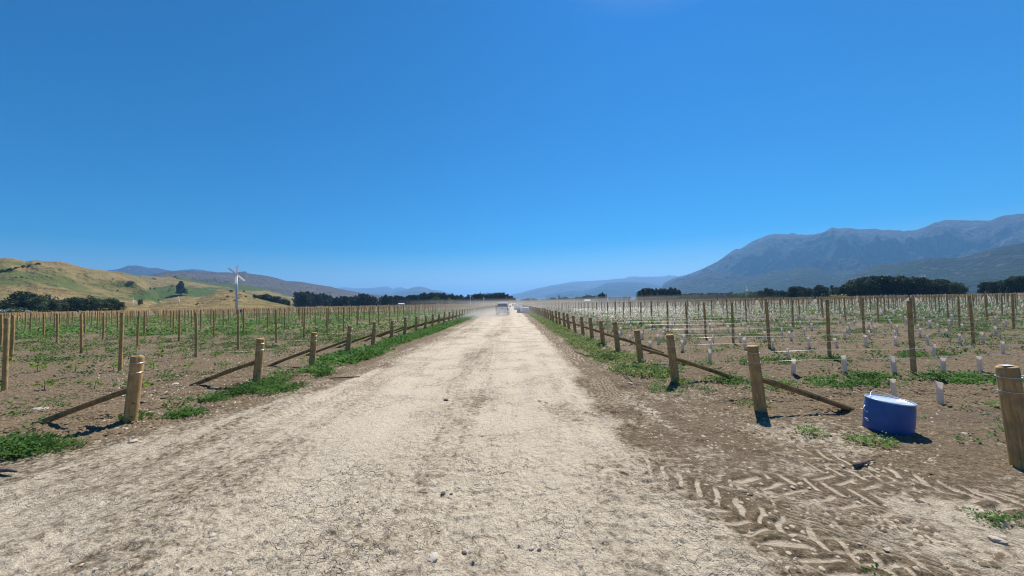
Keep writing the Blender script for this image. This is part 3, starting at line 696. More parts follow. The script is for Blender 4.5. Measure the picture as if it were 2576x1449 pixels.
for lab, (px, py) in {'leaning white grow tube just behind the blue drum': (2250, 1003), 'white grow tube right of the drum with bare soil around it': (2366, 1012),
                      'wide white grow tube near the post right of the drum': (2373, 941), 'white grow tube in weeds at the end of the brace': (1995, 942)}.items():
    gx, gy = bp(px, py); j = int(np.argmin((sl[:, 0] - gx) ** 2 + (sl[:, 1] - gy) ** 2))
    sl[j] = (gx, gy); sgt[j] = lab
for j in range(300):
    b = ts[j % 5]; o = b if j < 5 else b.copy()
    if j >= 5: col.objects.link(o)
    o.location = (sl[j, 0], sl[j, 1], sz[j] - .01); o.rotation_euler = (R(random.gauss(0, 3)), R(random.gauss(-3, 4)), random.uniform(-.5, .5)); s = random.uniform(.9, 1.12); o.scale = (s * random.uniform(.75, 1.2), s, s * 1.06)
    tag(o, sgt.get(j, 'small white grow tube around a young vine in the right vineyard'), 'grow tube', 'white grow tubes in the rows of the right vineyard')
rest = sl[300:]; TV, TF = prism(5, .34, .040, .038); n = len(rest)
V, F = scatter(TV, TF, np.c_[rest, sz[300:]], rng.uniform(0, 1, n), np.c_[rng.uniform(.9, 1.3, n), np.ones(n), rng.uniform(.85, 1.05, n)], np.c_[rng.normal(-.05, .06, n), rng.normal(0, .05, n)])
tag(mesh_np('grow_tubes', V, F, M['sleeve']), 'mass of far white grow tubes across the right vineyard', kind='stuff')

# ------------------------------------------------------------------ young vines in the left field
def vine_proto(seed):
    t = empty('young_vine', (0, 0, 0)); m = MB(); random.seed(seed); g = [(0, 0, -.02), (random.uniform(-.02, .02), 0, .1), (random.uniform(-.03, .03), .01, .2)]
    m.tube(g, [.008, .006, .004], 5); m.build('stem', M['stem'], t)
    V, F = leaf_tuft(30, .22, .085, .085, 300 + seed, .3); V[:, 2] += .05
    mesh_np('foliage', V, F, M['vine'], parent=t); return t
vp = [vine_proto(s) for s in range(4)]
vs = []
for y in Ly:
    if y > 90: break
    x = -7.6
    while x > -1.5 * y - 1:
        if rng.uniform() < .85: vs.append((x + rng.uniform(-.1, .1), y + rng.uniform(-.08, .08)))
        x -= 1.1
vs = np.array([v for v in vs if all(math.hypot(v[0] - bp(*q)[0], v[1] - bp(*q)[1]) > .55 for q in ((100, 1034), (440, 967), (119, 1056), (90, 1045)))]); vs = vs[np.argsort(vs[:, 1] + .3 * np.abs(vs[:, 0]))]; vz = gh(vs[:, 0], vs[:, 1])
for j in range(min(300, len(vs))):
    pr = vp[j % 4]
    if j < 4: o = pr
    else: o = copy_tree(pr)
    s = random.uniform(.75, 1.3); o.location = (*vs[j], vz[j]); o.scale = (s, s, s * random.uniform(.8, 1.2)); o.rotation_euler = (0, 0, random.uniform(0, 6.28))
    tag(o, 'small bright green young vine shoot in the left vineyard soil', 'young vine', 'young vines in the rows of the left vineyard')
if len(vs) > 300:
    TV, TF = leaf_tuft(10, .24, .12, .14, 9, .3); r_ = vs[300:]; n = len(r_); s = rng.uniform(.7, 1.2, n)
    V, F = scatter(TV, TF, np.c_[r_, vz[300:]], rng.uniform(0, 6, n), np.c_[s, s, s]); tag(mesh_np('vine_seedlings', V, F, M['vine']), 'far young vines scattered through the left vineyard', kind='stuff')

# ------------------------------------------------------------------ blue half drum
def make_drum():
    gx, gy = bp(2233, 1078); t = empty('drum', (gx, gy, float(gh(gx, gy)[0]) + .02), 0, 'upturned blue plastic half drum lying slightly tilted in the soil at the right', 'drum')
    mb = NT('blue_plastic', .38, .45); f = mb.noise(5, 5, mb.coord()); mb.color(mb.ramp(f, [(.3, (.014, .080, .27)), (.7, (.026, .12, .38))]))
    mr_ = NT('scuffed_rim', .3, .5); mr_.color((.30, .42, .60))
    ml = NT('sky_sheen_lid', .16, .9); f = ml.noise(7, 5, ml.coord()); ml.color(ml.ramp(f, [(.35, (.60, .66, .72)), (.7, (.78, .82, .86))]))  # pale base colour stands in for sky reflected off the lid
    def lathe(m, prof, n=48, drop=None):
        rings = []
        for (r, z) in prof:
            rings.append([Vector((math.cos(2 * math.pi * i / n) * r, math.sin(2 * math.pi * i / n) * r, z + (drop(2 * math.pi * i / n) if drop and z < .1 else 0))) for i in range(n)])
        m.hull(rings)
    n = 48; m = MB(); cut = lambda a: .012 * math.sin(3 * a) + .008 * math.sin(7 * a + 1)
    lathe(m, [(.252, -.05), (.252, .02), (.256, .12), (.255, .22), (.249, .32), (.243, .365), (.243, .372), (.20, .372)], n, cut)
    b = m.build('shell', mb.m, t, True)
    m = MB(); m.tube([(math.cos(a) * .246, math.sin(a) * .246, .383) for a in [2 * math.pi * k / 48 for k in range(49)]], .0095, 8); m.build('rim', mr_.m, t, True)
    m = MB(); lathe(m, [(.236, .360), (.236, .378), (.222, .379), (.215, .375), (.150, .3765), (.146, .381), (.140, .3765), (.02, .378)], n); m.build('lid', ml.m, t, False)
    m = MB(); pts = [(-.20 + .40 * u, .05 + .20 * math.sin(u * math.pi) , .385 + .055 * math.sin(u * math.pi)) for u in [k / 12 for k in range(13)]]; m.tube(pts, .0035, 6); m.build('handle_wire', M['galv'], t, True)
    m = MB(); pts = [(-.232 - .045 * math.sin(u * math.pi), .075 - .10 * u, .27 - .10 * u) for u in [k / 10 for k in range(11)]]; m.tube(pts, .004, 6); m.build('side_wire', M['galv'], t, True)
    # torn hole with pale frayed edge
    a0 = R(182); m = MB(); 
    c = Vector((math.cos(a0) * .2575, math.sin(a0) * .2575, .09)); tx = Vector((-math.sin(a0), math.cos(a0), 0)); nn = Vector((math.cos(a0), math.sin(a0), 0))
    pts = [c + tx * (.034 * math.cos(q)) + Vector((0, 0, .011 * math.sin(q) - .006 * math.cos(q))) + nn * .001 for q in [2 * math.pi * k / 14 for k in range(15)]]
    m.tube(pts, .004, 5); m.build('torn_edge', M['white'], t, True)
    m = MB(); V = [c + tx * (.030 * math.cos(q)) + Vector((0, 0, .009 * math.sin(q) - .006 * math.cos(q))) + nn * .002 for q in [2 * math.pi * k / 12 for k in range(12)]]
    m.add(V, [tuple(range(12))]); m.build('hole', M['stem'], t)
    t.rotation_euler = (R(2), R(5.5), R(-10)); return t
make_drum()

# ------------------------------------------------------------------ sticks, pipe, stones
def stick(name, pts, r, mat, label, cat, n=7):
    p0 = Vector(pts[0]); z = float(gh(p0.x, p0.y)[0]); m = MB(); m.tube([Vector(p) - p0 for p in pts], r, n, .08)
    o = m.build(name, mat, None, True); o.location = (p0.x, p0.y, p0.z + z); return tag(o, label, cat)
a = bp(2150, 1178); b = bp(2200, 1161); c_ = ((a[0] + b[0]) / 2, (a[1] + b[1]) / 2)
stick('broken_pipe', [(a[0], a[1], .025), ((a[0] * .5 + c_[0] * .5), (a[1] + c_[1]) / 2, .03), (c_[0], c_[1], .03), (c_[0] + .01, c_[1] + .01, .028), (b[0], b[1], .025)], [.021, .021, .02, .012, .009], M['twig'], 'short broken brown stick lying below the blue drum', 'stick', 10)
a = bp(1562, 940); b = bp(1590, 960)
stick('twig', [(a[0], a[1], .12), ((a[0] + b[0]) / 2, (a[1] + b[1]) / 2, .05), (b[0], b[1], .01)], [.006, .012, .014], M['twig'], 'dark dead twig poking up on the right verge', 'twig')
a = bp(1445, 885); b = bp(1480, 897); stick('twig', [(a[0], a[1], .03), (b[0], b[1], .03)], [.012, .018], M['twig'], 'pale dead branch on the grass beside the right posts', 'twig')
a = bp(-10, 1193); b = bp(42, 1192); stick('branch', [(a[0], a[1], .03), ((a[0] + b[0]) / 2, a[1] + .01, .035), (b[0], b[1], .02)], [.022, .02, .012], M['twig'], 'dark short branch at the left edge of the road', 'branch')
a = bp(670, 1032); b = bp(800, 1042); stick('stake', [(bp(830, 955)[0], bp(830, 955)[1], .03), (bp(905, 950)[0], bp(905, 950)[1], .02)], .015, M['twig'], 'thin grey stick beside the left verge grass', 'stick')
def stone_mesh(seed, mat):
    random.seed(seed); g = np.random.default_rng(seed); m = MB(); n = 10; rings = []; f = g.uniform(.75, 1.15, (7, n))
    for k, ph in enumerate(np.linspace(-80, 80, 7)):
        rings.append([Vector((math.cos(R(ph)) * math.cos(2 * math.pi * i / n) * f[k, i], math.cos(R(ph)) * math.sin(2 * math.pi * i / n) * f[k, i] * .7, math.sin(R(ph)) * .45)) for i in range(n)])
    m.hull(rings); return m.build('stone', mat, None, False)
sm = [stone_mesh(1, M['stone']), stone_mesh(2, M['stone']), stone_mesh(3, M['stoned']), stone_mesh(4, M['stoned'])]
ST = [(1090, 1408, .055, 0, 'largest pale rounded stone at the bottom of the road'), (1046, 1392, .022, 1, 'flat pale stone left of the largest road stone'), (1168, 1390, .024, 2, 'dark grey stone right of the largest road stone'),
      (1338, 1378, .026, 0, 'pale upright pebble in the road with a dark chip behind'), (1357, 1382, .02, 3, 'dark chip beside the pale upright pebble'), (575, 1440, .03, 0, 'pale stone at the bottom edge left of centre'),
      (1122, 1008, .055, 2, 'brown clod with a dark side standing on the road'), (1357, 1006, .05, 1, 'pale stone right of centre further up the road'), (1374, 1010, .045, 0, 'flat white stone beside the pale stone up the road'),
      (335, 1112, .06, 1, 'pale flat stone on the soil below the left end post'), (100, 1034, .13, 1, 'large pale slab half buried left of the brace'), (440, 967, .10, 0, 'white stone on the soil behind the left end post'),
      (1115, 1245, .03, 2, 'dark stone in the middle of the road'), (1135, 1246, .02, 3, 'small dark stone beside the middle one'), (1125, 1232, .016, 0, 'small pale stone in the middle of the road'), (1155, 1229, .022, 1, 'pale chip on the middle of the road'),
      (2075, 958, .14, 1, 'pale slab in the weeds left of the drum'), (2510, 1360, .05, 0, 'grey pale stone at the lower right corner'), (2430, 1090, .05, 1, 'pale flat stone right of the blue drum'), (1680, 1435, .02, 1, 'small pale pebble at the bottom right of the road'),
      (535, 1343, .03, 1, 'pale flat chip in the left part of the road'), (1213, 1095, .03, 0, 'small pale stone on the upper road'), (900, 1265, .014, 2, 'dark pebble on the left of the road'), (1585, 965, .07, 0, 'pale rounded stone on the right verge')]
first = {}
for (px, py, r, k, lab) in ST:
    gx, gy = bp(px, py); o = sm[k] if k not in first else sm[k].copy()
    if k in first: col.objects.link(o)
    first[k] = 1; o.location = (gx, gy, float(gh(gx, gy)[0]) + r * (.2 if r < .08 else .08)); o.scale = (r, r, r * (.9 if k != 1 else .6)); o.rotation_euler = (0, 0, random.uniform(0, 6.28))
    tag(o, lab, 'stone', 'loose stones on the road and soil')
def in_track(x, y):
    k = np.zeros(x.shape, bool)
    for (pl, hw, kind) in TR: k |= track_uv(x, y, pl)[2] < hw * 1.1
    return k
def gravel(name, N, x0, x1, y0, y1, mat, s0, s1, lab, seed, cond):
    g = np.random.default_rng(seed); TV = np.array([(1, 0, 0), (.2, .8, .1), (-.9, .3, 0), (-.5, -.7, 0), (.5, -.6, .1), (.1, 0, .75)]); TF = np.array([(0, 1, 5), (1, 2, 5), (2, 3, 5), (3, 4, 5), (4, 0, 5)])
    y = np.exp(g.uniform(math.log(y0), math.log(y1), N)); x = g.uniform(x0, x1, N) * (y / y1 if x0 < -10 or x1 > 10 else 1); k = cond(x, y); x, y = x[k], y[k]; n = len(x)
    s = g.uniform(s0, s1, n) ** 1.0; V, F = scatter(TV, TF, np.c_[x, y, gh(x, y) - .001], g.uniform(0, 6.28, n), np.c_[s, s, s * g.uniform(.5, 1.1, n)])
    tag(mesh_np(name, V, F, mat), lab, kind='stuff')
M['clod'] = plain('soil_clod', (.20, .148, .092), .95, .1, 0, .45, 30); M['clodp'] = plain('clay_flake', (.50, .41, .31), .95, .1, 0, .25, 30)
gravel('gravel', 1500, -6, 3.2, 2.0, 14, M['stoned'], .004, .013, 'dark grit and crumbs strewn on the clay road', 1, lambda x, y: road_inside(x, y) > .0)
gravel('gravel', 1400, -6, 3.2, 2.0, 14, M['clodp'], .005, .018, 'pale clay crumbs strewn on the road', 2, lambda x, y: road_inside(x, y) > -.3)
gravel('soil_clods', 9000, 1.6, 9.9, 2.2, 9, M['clod'], .008, .036, 'loose brown clods on the soil at the right', 3, lambda x, y: (road_inside(x, y) < -.1) & ~in_track(x, y))
gravel('soil_clods', 26000, -30, -4.2, 4.0, 22, M['clod'], .014, .055, 'loose brown clods on the soil at the left', 4, lambda x, y: (road_inside(x, y) < -.15) & (x < -4.3))
gravel('soil_clods', 22000, 1.0, 30, 6.0, 22, M['clod'], .016, .055, 'loose brown clods between the rows of the right vineyard', 8, lambda x, y: (road_inside(x, y) < -.1) & (x > 3.8))
gravel('stone_chips', 2600, -22, -4.2, 4.5, 20, M['clodp'], .01, .035, 'pale stones scattered through the left vineyard soil', 5, lambda x, y: (road_inside(x, y) < -.15) & (x < -4.3))
gravel('stone_chips', 1700, 1.6, 20, 2.5, 18, M['clodp'], .008, .028, 'pale stones scattered through the right vineyard soil', 6, lambda x, y: (road_inside(x, y) < -.1))

# ------------------------------------------------------------------ pickup
def make_pickup():
    x = at_depth(1263, 790, 53)[0]; y = 53.0
    t = empty('pickup', (x, y, .0), R(-1.5), 'white double cab pickup driving away in its own dust', 'pickup truck')
    wp = plain('dusty_white_paint', (.72, .72, .73), .35, .5, 0, .06, 2); gl = NT('tinted_glass', .08, .6); gl.color((.05, .06, .07)); gl = gl.m
    def ring(y_, pr): return [Vector((px_, y_, pz)) for px_, pz in pr]
    def sec(w0, w1, z0, z1, b=.06): return [(-w0 + b, z0), (w0 - b, z0), (w0, z0 + b), (w1, z1 - b), (w1 - b, z1), (-w1 + b, z1), (-w1, z1 - b), (-w0, z0 + b)]
    m = MB(); m.hull([ring(0, sec(.90, .90, .52, 1.12)), ring(.06, sec(.93, .92, .50, 1.14)), ring(1.6, sec(.93, .92, .45, 1.14)), ring(3.7, sec(.93, .92, .42, 1.16)), ring(4.9, sec(.92, .88, .42, 1.10, .1)), ring(5.2, sec(.85, .8, .45, .95, .1))])
    m.build('body', wp, t, False, .02)
    m = MB(); m.hull([ring(1.55, sec(.86, .80, 1.12, 1.30, .02)), ring(1.60, sec(.87, .74, 1.12, 1.72)), ring(1.75, sec(.87, .72, 1.12, 1.80)), ring(3.2, sec(.87, .72, 1.12, 1.81)), ring(4.0, sec(.87, .8, 1.12, 1.2, .02))])
    cab = m.build('cab', wp, t, False, .02)
    m = MB(); m.hull([ring(1.555, [(-.74, 1.2), (.74, 1.2), (.64, 1.68), (-.64, 1.68)]), ring(1.60, [(-.74, 1.2), (.74, 1.2), (.64, 1.68), (-.64, 1.68)])]); m.build('rear_window', gl, cab)
    for s in (-1, 1):
        m = MB(); m.add([(s * .868, 1.9, 1.2), (s * .868, 3.6, 1.2), (s * .775, 3.1, 1.62), (s * .775, 1.95, 1.62)], [(0, 1, 2, 3)]); q = m.build('side_window', gl, cab)
    m = MB(); m.box((0, -.012, .86), (1.42, .03, .46)); tg = m.build('tailgate', wp, t, False, .012)
    m = MB(); m.box((0, -.035, 1.0), (.26, .02, .06)); m.build('handle', M['dark'], tg)
    for s in (-1, 1):
        m = MB(); m.box((s * .825, -.01, .87), (.17, .06, .44)); m.build('tail_light', M['red'], t, False, .015)
        m = MB(); m.box((s * 1.05, 3.2, 1.27), (.20, .09, .17)); m.tube([(s * .88, 3.2, 1.2), (s * 1.0, 3.2, 1.22)], .02, 6); m.build('wing_mirror', M['dark'], t, False, .02)
    m = MB(); m.box((0, -.10, .52), (1.66, .18, .17)); m.box((0, -.12, .44), (.6, .12, .08)); m.build('rear_bumper', M['steel'], t, False, .02)
    m = MB(); m.box((0, -.20, .53), (.38, .012, .11)); m.build('number_plate', M['white'], t)
    m = MB(); m.box((0, .9, 1.135), (1.6, 1.4, .03)); m.build('tonneau', M['dark'], t)
    m = MB(); m.box((0, 2.4, .42), (1.3, 4.0, .22)); m.tube([(-.7, 1.15, .38), (.7, 1.15, .38)], .06, 8); m.build('chassis', M['dark'], t)
    for s in (-1, 1):
        for yy in (1.15, 4.25):
            m = MB(); cx = s * .79
            prof = [(.20, -.12), (.36, -.12), (.385, -.08), (.385, .08), (.36, .12), (.20, .12)]; rings = []
            for r, xo in prof: rings.append([Vector((cx + xo, yy + math.cos(a) * r, .385 + math.sin(a) * r)) for a in [2 * math.pi * k / 20 for k in range(20)]])
            m.hull(rings); wh = m.build('wheel', M['dark'], t)
            m = MB(); m.tube([(cx + s * .10, yy, .385), (cx + s * .125, yy, .385)], .19, 14); m.build('rim', M['steel'], wh)
    return t
make_pickup()

# ------------------------------------------------------------------ bulk bags beside the road
def bag(w_, d_, h, seed, mat, loops=True):
    t = empty('bulk_bag', (0, 0, 0)); random.seed(seed); m = MB(); n = 24; rings = []
    for z in np.linspace(0, 1, 9):
        f = 1 + .05 * math.sin(z * math.pi); ring = []
        for i in range(n):
            a = 2 * math.pi * i / n; e = .35; ca, sa = math.cos(a), math.sin(a)
            xx = math.copysign(abs(ca) ** e, ca) * w_ / 2 * f; yy = math.copysign(abs(sa) ** e, sa) * d_ / 2 * f
            zz_ = h * z + (.05 * math.sin(3 * a + seed) * (z > .8)); ring.append(Vector((xx * (1 + random.uniform(-.015, .015)), yy, zz_)))
        rings.append(ring)
    rings.append([Vector((p.x * .6, p.y * .6, h + .07)) for p in rings[-1]]); m.hull(rings); m.build('sack', mat, t, True)
    if loops:
        for sx in (-1, 1):
            for sy in (-1, 1):
                q = MB(); q.tube([(sx * w_ * .44, sy * d_ * .42, h * .95), (sx * w_ * .5, sy * d_ * .46, h + .14), (sx * w_ * .42, sy * d_ * .36, h + .17), (sx * w_ * .36, sy * d_ * .3, h)], .025, 6); q.build('loop', mat, t)
    return t
bagw = plain('white_woven_sack', (.78, .78, .82), .7, .2, 0, .1, 3); bagb = plain('blue_woven_sack', (.15, .17, .5), .7, .2, 0, .1, 3)
def put(o, px, D, rz, lab):
    x = at_depth(px, 780, D)[0]; o.location = (x, D, 0); o.rotation_euler = (0, 0, rz); tag(o, lab, 'bulk bag', 'bulk bags standing on the right edge of the road')
put(bag(1.5, 1.3, .85, 1, bagw), 1319, 66, .05, 'nearest white bulk bag standing on the right road edge')
put(bag(.5, .9, .72, 5, bagb, False), 1304.5, 66.2, .05, 'low blue bag against the left side of the nearest white bag')
put(bag(1.05, 1.0, 1.15, 2, bagw), 1298.5, 93, .2, 'tall white bulk bag behind the nearest one')
put(bag(1.0, 1.0, .95, 3, bagw), 1307, 92, -.2, 'second white bulk bag touching the tall one on its right')
def make_far_car():
    x = at_depth(1293, 768, 165)[0]; t = empty('parked_car', (x, 165, 0), 0, 'tiny dark vehicle with a pale roof far up the road', 'car')
    m = MB(); m.hull([[Vector((a * .9, y_, z)) for a, z in ((-1, .35), (1, .35), (1, zt), (-1, zt))] for y_, zt in ((0, .95), (.6, 1.05), (3.4, 1.05), (4.4, .8))]); m.build('body', M['dark'], t, False, .05)
    m = MB(); m.hull([[Vector((a * wd, y_, z)) for a, z in ((-1, 1.04), (1, 1.04), (.85, zt), (-.85, zt))] for y_, zt, wd in ((.3, 1.2, .85), (.8, 1.65, .85), (2.6, 1.65, .85), (3.3, 1.1, .85))]); m.build('roof', M['white'], t, False, .05)
    for s in (-1, 1):
        for yy in (.8, 3.5): m = MB(); m.tube([(s * .7, yy, .33), (s * .92, yy, .33)], .33, 14); m.build('wheel', M['dark'], t)
make_far_car()

# ------------------------------------------------------------------ wind machines
def wind_machine(detail=True):
    t = empty('wind_machine', (0, 0, 0)); H = 11.6
    m = MB(); m.tube([(0, 0, 0), (0, 0, 5), (0, 0, H)], [.33, .29, .21], 18); ms = m.build('mast', M['steel'], t, True)
    m = MB(); m.box((0, -.05, H + .12), (.34, .8, .34)); m.tube([(0, -.4, H + .15), (0, -.75, H + .2)], .12, 10); m.build('gearbox', M['dark'], t, False, .03)
    for k in range(4):
        a = R((5, -46, 185, 134)[k]); m = MB(); d = Vector((math.sin(a), 0, math.cos(a))); u = Vector((math.cos(a), 0, -math.sin(a))); c = Vector((0, -.72, H + .2))
        rings = []
        for s_, w_ in ((.1, .12), (.5, .22), (1.6, .27), (2.75, .2)):
            p = c + d * s_; rings.append([p + u * w_ + Vector((0, .06, 0)), p + Vector((0, -.015, 0)), p - u * w_ + Vector((0, -.06, 0)), p + Vector((0, .02, 0))])
        m.hull(rings); m.build('blade', M['blade'], t)
    m = MB(); m.tube([(0, -.62, H + .2), (0, -.86, H + .2)], .11, 10); m.build('hub', M['white'], t)
    if detail:
        m = MB(); m.box((1.35, .1, .8), (1.2, .9, 1.1)); e = m.build('engine_box', M['steel'], t, False, .04)
        m = MB(); m.box((1.35, -.37, .9), (.9, .03, .6)); m.build('grille', M['dark'], e)
        m = MB(); m.box((.52, -.1, 5.4), (.5, .06, .32), Matrix.Rotation(R(35), 3, 'Y')); m.tube([(.2, 0, 5.6), (.4, -.1, 5.5)], .03, 6); m.box((.38, -.05, 6.3), (.2, .05, .15)); m.build('bracket', M['white'], ms)
        m = MB(); m.tube([(.33, -.08, .5), (.33, -.08, 4)] + [(.3, -.08, 9)], .03, 6); m.build('conduit', M['white'], ms)
    return t
WM = wind_machine(True); p = at_depth(595, 775, 113); WM.location = (p[0], 113, 0); WM.rotation_euler = (0, 0, R(33))
tag(WM, 'tall white wind machine with four blades rising above the left vineyard', 'wind machine', 'frost fighting wind machines')
WS = wind_machine(False)
for k, (px, top, D, lab) in enumerate([(451, 750, 420, 'small wind machine below the lone pine tree'), (1183.5, 741, 430, 'wind machine standing in front of the dark belt left of the road'), (850, 755, 640, 'tiny wind machine before the dark trees left of centre'),
                                      (987, 756, 640, 'tiny wind machine left of the pale green trees'), (1217, 749, 600, 'left one of two tiny wind machines near the pickup'), (1222, 750, 660, 'right one of two tiny wind machines near the pickup'),
                                      (1878, 724, 360, 'wind machine on a thin mast before the great mountain'), (2328, 700, 290, 'wind machine whose blades show above the dark right trees'), (335, 752, 420, 'tiny wind machine left of the small round tree')]):
    o = WS if k == 0 else copy_tree(WS); p = at_depth(px, 770, D); o.location = (p[0], D, -.3); o.rotation_euler = (0, 0, random.uniform(-.6, .6)); tag(o, lab, 'wind machine', 'frost fighting wind machines')
    ptop = at_depth(px, top, D); s = max(.6, (ptop[2]) / 12.2); o.scale = (s, s, s)

# ------------------------------------------------------------------ trees
def tree_mesh(kind, seed, mat, trunk_mat, N=1500):
    """unit-height tree: Empty with trunk and crown"""
    g = np.random.default_rng(seed); cl = []
    if kind == 'pine':
        for k in range(46):
            z = .16 + .82 * (k / 46) ** .95; rad = .34 * (1 - z) ** .62 + .02; a = k * 2.4 + g.uniform(-.5, .5); rr = rad * g.uniform(.35, .85)
            cl.append((math.cos(a) * rr, math.sin(a) * rr, z - .02, rad * .42 + .02, .045))
    elif kind == 'round':
        for k in range(30):
            a = g.uniform(0, 6.28); z = g.uniform(.2, .88); rad = .40 * math.sqrt(max(.05, 1 - ((z - .48) / .5) ** 2)); rr = rad * g.uniform(.3, .85); s = g.uniform(.10, .17)
            cl.append((math.cos(a) * rr, math.sin(a) * rr, z, s, s * .75))
    elif kind == 'poplar':
        for k in range(26):
            z = .08 + .9 * k / 26; rad = .09 * math.sin(math.pi * min(1, z * .9 + .12)) + .015; a = g.uniform(0, 6.28); cl.append((math.cos(a) * rad * .5, math.sin(a) * rad * .5, z, rad * .9, .05))
    elif kind == 'column':
        for k in range(34):
            z = .06 + .92 * k / 34; rad = .20 * (1 - max(0, z - .55) * 1.3); a = g.uniform(0, 6.28); rr = rad * g.uniform(.2, .75); cl.append((math.cos(a) * rr, math.sin(a) * rr, z, .10 * (1.2 - z * .6), .07))
    elif kind == 'bush':
        for k in range(16):
            a = g.uniform(0, 6.28); z = g.uniform(.15, .72); rad = .55 * math.sqrt(max(.05, 1 - ((z - .3) / .65) ** 2)); rr = rad * g.uniform(.2, .85); cl.append((math.cos(a) * rr, math.sin(a) * rr, z, .2, .2))
    cl = np.array(cl); per = max(8, N // len(cl)); C = np.repeat(cl, per, 0); n = len(C)
    d = g.normal(size=(n, 3)); d /= np.linalg.norm(d, axis=1)[:, None]; u = g.uniform(.35, 1.05, n) ** .6
    P = C[:, :3] + d * u[:, None] * np.c_[C[:, 3], C[:, 3], C[:, 4]]; P[:, 2] = np.maximum(P[:, 2], .03)
    a1 = g.normal(size=(n, 3)); a1 /= np.linalg.norm(a1, axis=1)[:, None]; a2 = np.cross(a1, g.normal(size=(n, 3))); a2 /= np.linalg.norm(a2, axis=1)[:, None]
    s = g.uniform(.012, .040, n)[:, None] * {'pine': 1., 'round': 1.15, 'poplar': .8, 'column': 1., 'bush': 1.7}[kind]
    V = np.stack([P + a1 * s, P + a2 * s * .6, P - a1 * s, P - a2 * s * .6], 1).reshape(-1, 3); F = np.arange(n * 4).reshape(-1, 4)
    t = empty({'pine': 'pine_tree', 'round': 'tree', 'poplar': 'poplar_tree', 'column': 'conifer_tree', 'bush': 'bush'}[kind], (0, 0, 0))
    m = MB(); top = {'pine': .9, 'round': .6, 'poplar': .85, 'column': .8, 'bush': .4}[kind]; m.tube([(0, 0, -.06), (.004, 0, .2), (0, .006, top)], [.028, .022, .006], 7)
    for k in range(0, len(cl), 3):
        c = cl[k]; z0 = max(.08, min(top, c[2] - .12)); m.tube([(0, 0, z0), (c[0] * .5, c[1] * .5, (z0 + c[2]) / 2), (c[0], c[1], c[2])], [.010, .007, .003], 4)
    m.build('trunk', trunk_mat, t); mesh_np('crown', V, F, mat, parent=t); return t
bark = plain('bark', (.10, .075, .055), .95, .1, 0, .4, 8)
M['dkgreen'] = mat_leaf('dark_conifer_foliage', (.026, .045, .018), (.060, .092, .036), .18, 3); M['midgreen'] = mat_leaf('grey_green_foliage', (.055, .085, .040), (.10, .14, .065), .25, 3)
M['ltgreen'] = mat_leaf('pale_willow_foliage', (.10, .17, .05), (.17, .25, .08), .3, 3); M['dusky'] = mat_leaf('dusky_foliage', (.045, .075, .035), (.085, .12, .055), .2, 3); M['gorse'] = mat_leaf('yellow_gorse', (.35, .33, .03), (.5, .45, .05), .2, 6)
TP = {'pine': [tree_mesh('pine', s, M['dkgreen'], bark, 5200) for s in (1,)] + [tree_mesh('pine', s, M['dkgreen'], bark, 1800) for s in (2, 3)],
      'dark': [tree_mesh('round', s, M['dkgreen'], bark, 2400) for s in (4, 5, 6)], 'grey': [tree_mesh('round', s, M['midgreen'], bark, 2400) for s in (7, 8, 9)],
      'light': [tree_mesh('round', s, M['ltgreen'], bark, 1500) for s in (10, 11)], 'dusky': [tree_mesh('round', s, M['dusky'], bark, 1500) for s in (12, 13)],
      'poplar': [tree_mesh('poplar', s, M['dkgreen'], bark, 700) for s in (14,)], 'column': [tree_mesh('column', s, M['dkgreen'], bark, 1500) for s in (15, 16)],
      'bush': [tree_mesh('bush', s, M['dusky'], bark, 500) for s in (17, 18)], 'dbush': [tree_mesh('bush', s, M['midgreen'], bark, 700) for s in (19, 20)], 'gorse': [tree_mesh('bush', 21, M['gorse'], bark, 300)]}
tused = set()
def tree(kind, x, y, z, h, wid=1.0, label='', cat='tree', group=None, v=None):
    L = TP[kind]; pr = L[v if v is not None else random.randrange(len(L))]
    if pr.name not in tused: tused.add(pr.name); o = pr
    else: o = copy_tree(pr); tused.add(o.name)
    o.location = (x, y, z); o.scale = (h * wid, h * wid, h); o.rotation_euler = (0, 0, random.uniform(0, 6.28)); tag(o, label, cat, group); return o
def tpx(kind, px, base, top, D, wid=1., label='', cat='tree', group=None, z=None, v=None):
    """tree whose top shows at photo height `top`, standing on the plain at forward distance D"""
    p = at_depth(px, top, D); z0 = 0 if z is None else z; tree(kind, p[0], D, z0 - .3, max(1.5, p[2] - z0), wid, label, cat, group, v)
Hn = lambda x: 761 - (x - 1288) * .0195
